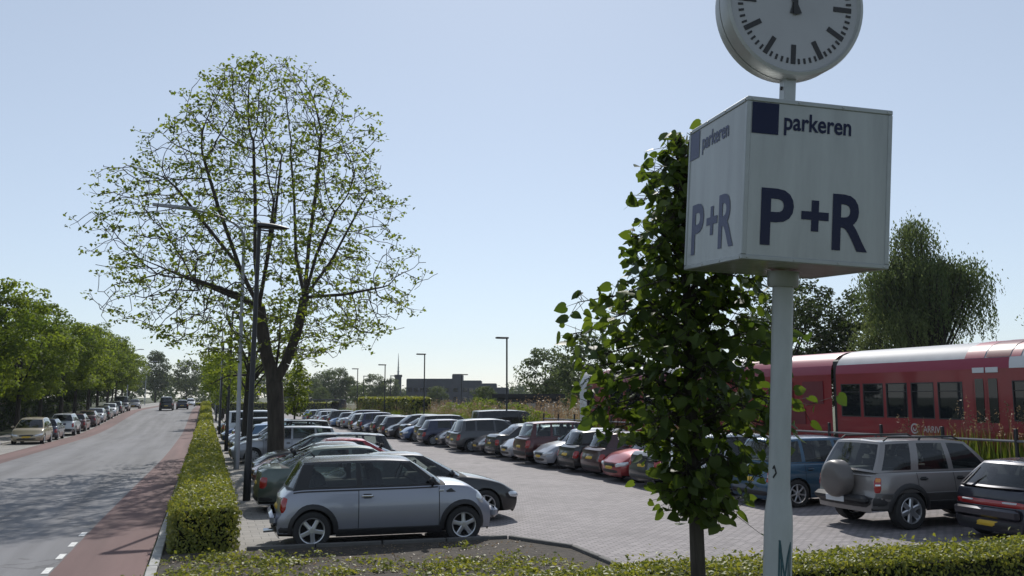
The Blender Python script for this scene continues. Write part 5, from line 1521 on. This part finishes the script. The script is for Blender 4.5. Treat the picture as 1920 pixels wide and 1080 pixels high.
pole_line(dens([(-1.05, 2.00), (-.75, 2.03), (-.95, 2.07), (-1.1, 2.05)]), .012, .0625).build('sticker', 'clock_black', pole)
# box
z0 = ZC; z1 = ZC + shh; fr = .026
MB().box((0, 0, z0 + .012), (sw - .02, sw - .02, .02)).build('bottom_plate', 'sign_white', sg)
MB().box((0, 0, z1 - .012), (sw - .02, sw - .02, .02)).build('top_plate', 'sign_frame', sg)
for sx in (-1, 1):
    for sy in (-1, 1): MB().bevbox((sx * (H2 - fr / 2), sy * (H2 - fr / 2), (z0 + z1) / 2), (fr, fr, shh - 2 * fr), .004).build('corner_post', 'sign_frame', sg)
for zz in (z0 + fr / 2, z1 - fr / 2):
    for sy in (-1, 1): MB().bevbox((0, sy * (H2 - fr / 2), zz), (sw, fr, fr), .004).build('edge_rail', 'sign_frame', sg)
    for sx in (-1, 1): MB().bevbox((sx * (H2 - fr / 2), 0, zz), (fr, sw - 2 * fr, fr), .004).build('edge_rail', 'sign_frame', sg)
def text_mesh(txt, w, h, bold=.0):
    cu = bpy.data.curves.new('txt', 'FONT'); cu.body = txt; cu.size = 1; cu.offset = bold; cu.resolution_u = 4
    ob = bpy.data.objects.new('txt', cu); COL.objects.link(ob)
    bpy.context.view_layer.update()
    me = bpy.data.meshes.new_from_object(ob.evaluated_get(bpy.context.evaluated_depsgraph_get()))
    bpy.data.objects.remove(ob)
    P = np.array([v.co for v in me.vertices]); mn, mx = P.min(0), P.max(0)
    P[:, 0] = (P[:, 0] - mn[0]) / (mx[0] - mn[0]) * w; P[:, 1] = (P[:, 1] - mn[1]) / (mx[1] - mn[1]) * h; P[:, 2] = 0
    F = [tuple(p.vertices) for p in me.polygons]
    return P, F
Tp = text_mesh('P', .63 * .30, .31, .022); Tplus = text_mesh('+', .16, .17, .03); Tr = text_mesh('R', .21, .31, .022)
Tpk = text_mesh('parkeren', .395, .128, .020)
for face in range(4):
    ra = Matrix.Rotation(face * PI / 2, 3, 'Z')
    def fp(u, v, d=0): return ra @ Vector((-H2 + u * sw, -H2 + .006 - d, z1 - v * shh))
    pn = MB().add([fp(.025, .97), fp(.975, .97), fp(.975, .03), fp(.025, .03)], [(0, 1, 2, 3)]).build('panel', 'sign_white', sg)
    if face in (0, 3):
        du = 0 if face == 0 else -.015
        MB().add([fp(.036 + du * .6, .225, .003), fp(.215 + du, .225, .003), fp(.215 + du, .033, .003), fp(.036 + du * .6, .033, .003)], [(0, 1, 2, 3)]).build('blue_square', 'sign_blue' if face == 0 else 'sign_blue_glare', pn)
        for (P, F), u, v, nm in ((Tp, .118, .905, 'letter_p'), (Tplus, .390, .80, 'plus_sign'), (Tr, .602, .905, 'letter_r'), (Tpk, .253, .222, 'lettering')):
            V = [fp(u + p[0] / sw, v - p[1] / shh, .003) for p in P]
            MB().add(V, F).build(nm, 'sign_blue' if face == 0 else 'sign_blue_glare', pn)
# collar under the box and screws along the frame
MB().lathe([(.06, -.10), (.085, -.10), (.09, -.085), (.09, -.01), (.06, -.01)], 24, 0, 'z', (px(ZC), 0, ZC)).build('pole_collar', 'sign_frame', sg, 40)
scm = MB().lathe([(.0065, 0), (.005, -.003), (0, -.0035)], 8, 0, 'y').mesh('screw', ['clock_case'])
for q in range(4):
    ra = Matrix.Rotation(q * PI / 2, 3, 'Z')
    for u_ in (-.40, -.13, .13, .40):
        for zz in (z0 + fr / 2, z1 - fr / 2):
            o = inst('screw', scm, sg, ra @ Vector((u_, -H2 - .0005, zz)), q * PI / 2)
# clock on its post
MB().bevbox((.012, 0, z1 + .17), (.075, .075, .36), .008).build('clock_post', 'sign_frame', sg)
for zz in (.06, .20): MB().lathe([(.012, 0), (.012, -.008), (0, -.008)], 8, 0, 'x', (.012 - .038, 0, z1 + zz)).build('bolt', 'clock_black', sg)
cz = ZC + 1.573; cyf = -.10
b = MB().lathe([(0, .11), (.40, .11), (.428, .09), (.436, .05), (.436, .012), (.430, .010), (.430, .002), (.436, .0), (.437, -.075), (.430, -.095), (.412, -.10), (.405, -.088), (.398, -.078)], 72, 0, 'y', (0, 0, cz))
case = b.build('clock_case', 'clock_case', sg, 35)
MB().lathe([(.43, -.001), (.4345, .004), (.43, .008)], 72, 0, 'y', (0, 0, cz)).build('case_seam', 'clock_black', case)
for s_ in (-1, 1):
    fy = -.080 if s_ < 0 else .112
    MB().lathe([(0, fy), (.400, fy)], 64, 0, 'y', (0, 0, cz)).build('clock_face', 'clock_face', sg)
hr = MB().box((0, 0, 0), (.030, .002, .115)).mesh('hour_mark', ['clock_black']); mn_ = MB().box((0, 0, 0), (.013, .002, .032)).mesh('minute_mark', ['clock_black'])
for k in range(60):
    a = k * PI / 30; rr = .302 if k % 5 == 0 else .343
    o = inst('hour_mark' if k % 5 == 0 else 'minute_mark', hr if k % 5 == 0 else mn_, sg, (rr * math.sin(a), -.0825, cz + rr * math.cos(a))); o.rotation_euler = (0, a, 0)
for nm, ln, w, tail_, a, yy in (('hour_hand', .225, .036, .055, R(-2), -.087), ('minute_hand', .335, .028, .062, R(-14), -.091)):
    o = MB().add([(-w * .42, 0, ln), (w * .42, 0, ln), (w * .5, 0, .0), (w * .95, 0, -tail_), (-w * .95, 0, -tail_), (-w * .5, 0, 0)], [(0, 1, 2, 5), (5, 2, 3, 4)]).build(nm, 'clock_black', sg, None, (0, yy, cz)); o.rotation_euler = (0, a, 0)
# ------------------------------------------------------------------ lamps
M('lamp_black', (.014, .014, .016), .5)
M('lamp_grey', (.30, .31, .33), .45, .5, var=.1, vscale=3)
M('lamp_lens', (.5, .5, .48), .3)
def lot_lamp(X, Y, h, label, side=-1, group='car park lamps', z=None):
    r = root('car_park_lamp', (X, Y, zl(Y) if z is None else z), 0, label, 'street lamp', group)
    MB().tube([(0, 0, 0), (0, 0, 1.0), (0, 0, 1.05), (0, 0, h)], [.075, .075, .055, .05], 10).build('pole', 'lamp_black', r, 40)
    hd = MB().bevbox((side * .30, 0, h + .02), (.78, .30, .10), .03).build('lamp_head', 'lamp_black', r, 40)
    MB().box((side * .36, 0, h - .034), (.5, .22, .012)).build('lens', 'lamp_lens', hd)
for i, (Y, h) in enumerate(((49.9, 6.2), (71, 6.3), (88, 6.1), (105, 6.3))):
    lot_lamp(16.9, Y, h, 'black car park lamp, %s from the right of the row behind the parked cars' % ORD[i])
for i, (X, Y, h) in enumerate(((25.8, 91.3, 4.9), (23.8, 119.7, 5.4), (22, 131, 5.6))):
    lot_lamp(X, Y, h, 'smaller lamp with its head to the right beyond the reeds, %s from the right' % ORD[i], 1, 'lamps beyond the reeds', 0)
def road_lamp(Y, label):
    r = root('road_lamp', (1.06, Y, zg(1.06, Y)), 0, label, 'street lamp', 'black lamps along the hedge'); r.rotation_euler = (0, R(.6), 0)
    h = 6.95
    MB().tube([(0, 0, -.1), (0, 0, 1.2), (0, 0, 1.28), (0, 0, h)], [.095, .09, .072, .05], 12).build('pole', 'lamp_black', r, 40)
    V = []; F = []; n = 10
    for i in range(9):
        t = i / 8; x = -.06 + .82 * t; w = .17 * math.sin(PI * min(1, .18 + t * .80)) ** .6; hh = .10 * (1 - t ** 2.5) + .012
        for k in range(n): a = 2 * PI * k / n; V.append((x, w * math.cos(a), h + .0 + max(-.03, hh * math.sin(a))))
    F = [(i * n + k, i * n + (k + 1) % n, (i + 1) * n + (k + 1) % n, (i + 1) * n + k) for i in range(8) for k in range(n)] + [tuple(range(n - 1, -1, -1)), tuple(80 + k for k in range(n))]
    MB().add(V, F).build('lamp_head', 'lamp_black', r, 50)
for i, Y in enumerate((23.35, 47, 71, 95)): road_lamp(Y, ('tall black street lamp with rounded head in front of the big tree', 'black street lamp behind the big tree, second along the hedge', 'third black street lamp along the hedge', 'farthest black street lamp along the hedge')[i])
def grey_lamp(Y, label):
    r = root('street_lamp', (1.16, Y, zg(1.16, Y)), 0, label, 'street lamp', 'grey lamps reaching over the road')
    MB().tube([(0, 0, -.1), (0, 0, 1.5), (0, 0, 1.6), (-.04, 0, 8.6), (-.14, 0, 8.9), (-.45, 0, 9.15), (-1.0, 0, 9.38), (-1.85, 0, 9.55)], [.105, .10, .08, .055, .05, .045, .042, .04], 12).build('pole', 'lamp_grey', r, 40)
    b = MB(); V = []
    for t in np.linspace(0, 1, 7):
        x = -1.75 - 1.55 * t; w = .13 * (1 - .25 * t); hh = .10 - .04 * t; z = 9.54 + .10 * t
        V += [(x, -w, z - .03), (x, w, z - .03), (x, w * .8, z + hh), (x, -w * .8, z + hh)]
    F = [(i * 4 + k, i * 4 + (k + 1) % 4, i * 4 + 4 + (k + 1) % 4, i * 4 + 4 + k) for i in range(6) for k in range(4)] + [(3, 2, 1, 0), (24, 25, 26, 27)]
    b.add(V, F).build('lamp_head', 'lamp_grey', r, 30)
for i, Y in enumerate((34.3, 78, 118)): grey_lamp(Y, ('tall grey street lamp with long arm over the road, nearest the camera', 'second grey street lamp with arm over the road', 'farthest grey street lamp with arm over the road')[i])
for i, (X, Y) in enumerate(((-11.6, 150), (-12, 200))):
    r = root('street_lamp', (X, Y, zr(Y)), 0, ('pale lamp post at the left kerb near the end of the road', 'farther pale lamp post at the left kerb')[i], 'street lamp', 'pale lamps at the left kerb')
    MB().tube([(0, 0, 0), (0, 0, 8.4), (.5, 0, 8.9), (1.4, 0, 9.1)], [.10, .07, .06, .05], 8).build('pole', 'lamp_grey', r, 40); MB().bevbox((1.7, 0, 9.12), (.8, .26, .12), .04).build('lamp_head', 'lamp_grey', r)
# ------------------------------------------------------------------ train
M('train_red', (.23, .011, .017), .35, coat=.4, var=.10, vscale=1.2)
M('train_pink', (.27, .022, .055), .45, coat=.15)
M('train_roof', (.31, .325, .36), .6, .0, var=.08, vscale=2)
M('train_white', (.62, .63, .64), .4)
M('train_dark', (.03, .028, .03), .6)
M('train_maroon', (.13, .012, .02), .4)
TX = 18.2; TW = 2.75
tr = root('regional_train', (TX, 0, 0), 0, 'red regional train with white roof standing behind the car park fence', 'train')
prof_side = [(.10, .62), (.02, .95), (0, 1.2), (0, 1.93)]
def extr(prof, y0, y1, nm, mat, off=0, smooth=30, par=None):
    V = [(x - off, y, z) for y in (y0, y1) for x, z in prof]; n = len(prof)
    return MB().add(V, [(i, i + 1, n + i + 1, n + i) for i in range(n - 1)]).build(nm, mat, par or tr, smooth)
roofp = [(.0, 3.20), (.015, 3.36), (.05, 3.47)]
roofw = [(.05, 3.47), (.14, 3.62), (.32, 3.77), (.62, 3.88), (1.0, 3.93), (TW / 2, 3.95)]
roofw = roofw + [(TW - x, z) for x, z in roofw[-2::-1]]
def section(y0, y1, wins, doors, cab=None):
    """y0<y1; side wall with real window openings filled by recessed glass"""
    cuts = sorted(wins + [(a, b_) for a, b_ in doors])
    extr(prof_side, y0, y1, 'lower_side', 'train_red')
    extr([(0, 2.90), (0, 3.20)], y0, y1, 'upper_side', 'train_red')
    ys_ = y0
    for a, b_ in cuts + [(y1, y1)]:
        if a > ys_: extr([(0, 1.93), (0, 2.90)], ys_, a, 'window_pillar', 'train_red')
        ys_ = b_
    for a, b_ in wins:
        w = MB().box((.035, (a + b_) / 2, 2.415), (.02, b_ - a, .97)).build('window', 'dark_glass', tr)
        f = MB()
        for zz in (1.945, 2.885): f.box((.012, (a + b_) / 2, zz), (.03, b_ - a, .03))
        for yy in (a + .015, b_ - .015): f.box((.012, yy, 2.415), (.03, .03, .91))
        f.build('frame', 'train_dark', w)
        MB().box((.0, (a + b_) / 2, 2.66), (.012, b_ - a - .06, .02)).build('glazing_bar', 'train_dark', w)
    for a, b_ in doors:
        d = MB().box((.02, (a + b_) / 2, 2.02), (.03, b_ - a - .015, 2.12)).build('door', 'train_red', tr)
        MB().box((.0, (a + b_) / 2, 2.42), (.02, (b_ - a) * .66, 1.08)).build('pane', 'dark_glass', d)
        MB().bevbox((-.012, (a + b_) / 2, 3.17), (.02, (b_ - a) - .03, .13), .004).build('door_notice', 'train_white', tr)
    extr(roofp, y0, y1, 'roof_edge', 'train_pink')
    extr(roofw, y0, y1, 'roof', 'train_roof')
    extr([(x, z) for x, z in ((TW, .6), (TW, 3.47))], y0, y1, 'far_side', 'train_red')
    for yy, nm in ((y0, 'end_wall'), (y1, 'end_wall')):
        P = [(.1, .62), (0, 1.2), (0, 3.2)] + roofw + [(TW, 1.2), (TW, .62)]
        MB().add([(x, yy, z) for x, z in P], [tuple(range(len(P)))]).build(nm, 'train_dark', tr)
    MB().box((TW / 2, (y0 + y1) / 2, .5), (TW - .5, y1 - y0 - .4, .5)).build('underframe', 'train_dark', tr)
W1 = [(21.31, 22.15), (20.38, 21.20), (19.46, 20.27), (18.52, 19.33), (17.57, 18.39), (14.6, 16.1), (12.9, 14.4), (11.2, 12.7), (9.5, 11)]
section(5.0, 22.35, W1, [(16.86, 17.24), (16.45, 16.84)])
section(27.6, 42.0, [(40.2, 41.1), (37.0, 38.4), (35.3, 36.7), (33.6, 35.0), (31.9, 33.3), (28.2, 29.6)], [(30.6, 31.0), (31.02, 31.4)])
# power module between them
extr(prof_side, 22.62, 27.35, 'lower_side', 'train_red', -.04); extr([(0, 1.93), (0, 3.2)], 22.62, 27.35, 'side_wall', 'train_red', -.04); extr(roofp, 22.62, 27.35, 'roof_edge', 'train_pink', -.04); extr(roofw, 22.62, 27.35, 'roof', 'train_pink', -.04)
MB().box((.03, 23.5, 2.65), (.03, 1.0, .7)).build('grille', 'train_maroon', tr); MB().box((.03, 25.2, 2.65), (.03, 1.4, .7)).build('grille', 'train_maroon', tr); MB().box((.03, 24.5, 1.9), (.03, 1.2, .5)).build('grille', 'train_maroon', tr)
for y0, y1 in ((22.36, 22.61), (27.36, 27.59)): MB().bevbox((TW / 2, (y0 + y1) / 2, 2.1), (TW - .24, y1 - y0 + .1, 3.1), .05).build('gangway', 'train_dark', tr)
# roof panels and white cab end
for y0, y1, m in ((16.9, 17.5, 'train_pink'), (16.15, 16.85, 'train_maroon'), (15.85, 16.12, 'train_pink'), (38.3, 39.7, 'train_pink'), (38.7, 39.2, 'train_maroon')):
    extr([(x, z + (.006 if m == 'train_pink' else .012)) for x, z in roofw[:6]], y0, y1, 'roof_panel', m, .004)
MB().bevbox((1.2, 13.8, 4.02), (1.3, 3.2, .18), .05).build('roof_unit', 'train_roof', tr); MB().bevbox((1.2, 37.2, 4.0), (1.0, 1.2, .16), .05).build('roof_unit', 'train_roof', tr)
extr([(0, 3.2), (.015, 3.36), (.05, 3.475)], 39.75, 42.01, 'cab_roof_edge', 'train_white', .006)
extr([(.02, .95), (0, 1.2), (0, 1.92)], 41.15, 42.01, 'cab_side', 'train_white', .006); extr([(0, 1.92), (0, 3.2)], 41.12, 42.01, 'cab_pillar', 'train_white', .006)
extr([(0, 3.2), (.015, 3.36), (.05, 3.475)], 5.0, 16.15, 'cab_roof_edge', 'train_white', .006)
P, F = text_mesh('ARRIVA', .72, .17, .012)
M('train_letter', (.45, .40, .40), .5)
MB().add([(-.006, 18.95 - p[0], 1.57 + p[1]) for p in P], F).build('lettering', 'train_letter', tr)
b = MB(); an = np.linspace(.3, 2 * PI - .5, 20)
V = [(-.006, 19.25 - math.cos(a) * q, 1.66 + math.sin(a) * q) for a in an for q in (.10, .145)]
b.add(V, [(2 * i, 2 * i + 1, 2 * i + 3, 2 * i + 2) for i in range(19)])
V = [(-.006, 19.25 - math.cos(a) * q, 1.66 + math.sin(a) * q) for a in an + 2.2 for q in (.03, .065)]
b.add(V, [(2 * i, 2 * i + 1, 2 * i + 3, 2 * i + 2) for i in range(14)]).build('emblem', 'train_letter', tr)
for yy in (7.5, 14, 20.5, 24, 26, 30, 39):
    for dy in (-.9, .9):
        MB().lathe([(.02, .06), (.40, .06), (.43, .0), (.43, -.10), (.40, -.10), (.02, -.10)], 24, 0, 'x', (.72, yy + dy, .95)).build('wheel', 'rail', tr, 30)
# ------------------------------------------------------------------ railway fence
M('fence_dark', (.022, .022, .024), .6)
M('fence_rail', (.16, .16, .17), .5, .5)
fc = root('railway_fence', (16.95, 0, 0), 0, 'dark post-and-rail fence between the parked cars and the train', 'fence')
pm = MB().bevbox((0, 0, .9), (.07, .07, 1.85), .01).mesh('post', ['fence_dark']); FY = np.arange(6.7, 45, 2.07)
for y in FY: inst('post', pm, fc, (0, float(y), zl(y)))
for z, rr in ((1.55, .032), (.95, .02), (.35, .02)):
    for a, b_ in zip(FY[:-1], FY[1:]):
        MB().tube([(0, a, z + zl(a)), (0, b_, z + zl(b_))], rr, 6).build('rail', 'fence_rail', fc)
# ------------------------------------------------------------------ far buildings
M('bld_grey', (.040, .046, .060), .8, var=.12, vscale=.3)
M('bld_dark', (.045, .05, .06), .8)
M('bld_light', (.36, .36, .36), .8)
M('brick_wall', (.20, .085, .055), .9, var=.2, vscale=3)
M('roof_tile', (.10, .045, .035), .85, var=.25, vscale=2)
M('shed_roof', (.02, .02, .022), .7)
ca = R(-19.05)
bd = root('long_grey_building', (64.5, 297.4, 0), ca, 'long low grey building on the horizon behind the car park lamps', 'building')
for x0, x1, h, nm in ((0, 15.6, 8.6, 'wing'), (15.6, 18.9, 10.2, 'stair_tower'), (18.9, 25.5, 8.0, 'wing'), (25.5, 30.8, 7.0, 'wing'), (30.8, 35, 5.6, 'wing')):
    wg = MB().box(((x0 + x1) / 2, 6, h / 2), (x1 - x0 - .02, 12, h)).build(nm, 'bld_grey', bd)
    MB().box(((x0 + x1) / 2, 6, h + .12), (x1 - x0 - .3, 11.6, .24)).build('roof_edge', 'bld_dark', wg)
    for fl in range(int((h - 1.5) // 3)):
        for xx in np.arange(x0 + 1.2, x1 - .8, 2.1): MB().box((xx, -.02, 2 + fl * 3), (1.4, .1, 1.3)).build('window', 'dark_glass', wg)
ms = root('radio_mast', (59.8, 288.5, 0), 0, 'thin radio mast on a squat tower standing on the horizon', 'mast')
MB().bevbox((0, 0, 4.8), (1.9, 1.9, 9.7), .1).build('tower', 'bld_dark', ms); MB().bevbox((0, 0, 9.5), (2.3, 2.3, .8), .1).build('tower_head', 'bld_dark', ms)
MB().tube([(0, 0, 9.5), (0, 0, 13), (0, 0, 17)], [.35, .2, .05], 6).build('mast_pole', 'bld_light', ms)
for z in (11, 12.2, 13.4): MB().box((0, 0, z), (.9 - (z - 11) * .2, .12, .12)).build('cross_arm', 'bld_light', ms)
sh = root('low_shed', (26, 71, 0), ca, 'low flat-roofed shed with black roof beyond the reeds', 'shed')
MB().box((0, 2, 1.2), (5.4, 4, 2.5)).build('wall', 'bld_grey', sh); MB().box((0, 2, 2.62), (6.2, 4.8, .34)).build('roof', 'shed_roof', sh)
for x in (-1.6, .2, 1.8): MB().box((x, -.02, 1.2), (.8, .08, 1.6)).build('panel', 'bld_light', sh)
st = root('bus_shelter', (18.2, 143, zl(143)), ca, 'dark framed shelter with curved end at the far end of the car park', 'shelter')
for x in (-2, 0, 2): MB().box((x, 0, 1.3), (.12, .12, 2.6)).build('post', 'bld_dark', st)
MB().bevbox((0, .4, 2.75), (5.4, 1.8, .2), .05).build('roof', 'bld_dark', st); MB().box((1.4, .9, 1.4), (1.6, .06, 2.0)).build('pane', 'dark_glass', st); MB().bevbox((2.6, .2, 1.6), (.9, .5, 2.2), .06).build('notice_board', 'bld_dark', st)
def house(X, Y, rz, w, d, h, label):
    r = root('brick_house', (X, Y, zr(Y)), rz, label, 'house')
    wl = MB().box((0, 0, h / 2), (w, d, h)).build('wall', 'brick_wall', r)
    V = [(-w / 2 - .3, -d / 2 - .4, h - .1), (w / 2 + .3, -d / 2 - .4, h - .1), (w / 2 + .3, d / 2 + .4, h - .1), (-w / 2 - .3, d / 2 + .4, h - .1), (-w / 2 - .3, 0, h + d * .5), (w / 2 + .3, 0, h + d * .5)]
    rf = MB().add(V, [(0, 1, 5, 4), (2, 3, 4, 5), (0, 4, 3), (1, 2, 5), (3, 2, 1, 0)]).build('roof', 'roof_tile', r)
    MB().box((w * .25, .4, h + d * .5), (.7, .7, 1.4)).build('chimney', 'brick_wall', rf)
    for x in (-w * .3, 0, w * .3):
        for z in (1.5, 4.2):
            if z > h: continue
            if x == 0 and z < 2:
                MB().box((0, -d / 2 - .02, 1.05), (1, .08, 2.1)).build('door', 'bld_dark', r); continue
            q = MB().box((x, -d / 2 - .01, z), (1.3, .06, 1.4)).build('window', 'dark_glass', r); MB().box((x, -d / 2 - .03, z - .75), (1.5, .14, .1)).build('sill', 'bld_light', q)
house(-25, 88, R(90), 11, 8, 5.4, 'brick house behind the street trees on the left')
house(-26, 118, R(90), 12, 8, 5.6, 'second brick house behind the street trees further up the road')

# ------------------------------------------------------------------ air
hz = MB().box((0, 210, 10.2), (900, 470, 22.8)).build('haze', [M('haze_air')])
hm = MATS['haze_air']; hn = hm.node_tree; hn.nodes.remove(hn.nodes['Principled BSDF'])
pv_ = hn.nodes.new('ShaderNodeVolumePrincipled'); pv_.inputs['Color'].default_value = (.86, .92, 1, 1); pv_.inputs['Density'].default_value = .00016; pv_.inputs['Anisotropy'].default_value = .2
hn.links.new(pv_.outputs[0], hn.nodes['Material Output'].inputs['Volume'])
tag(hz, kind='stuff')
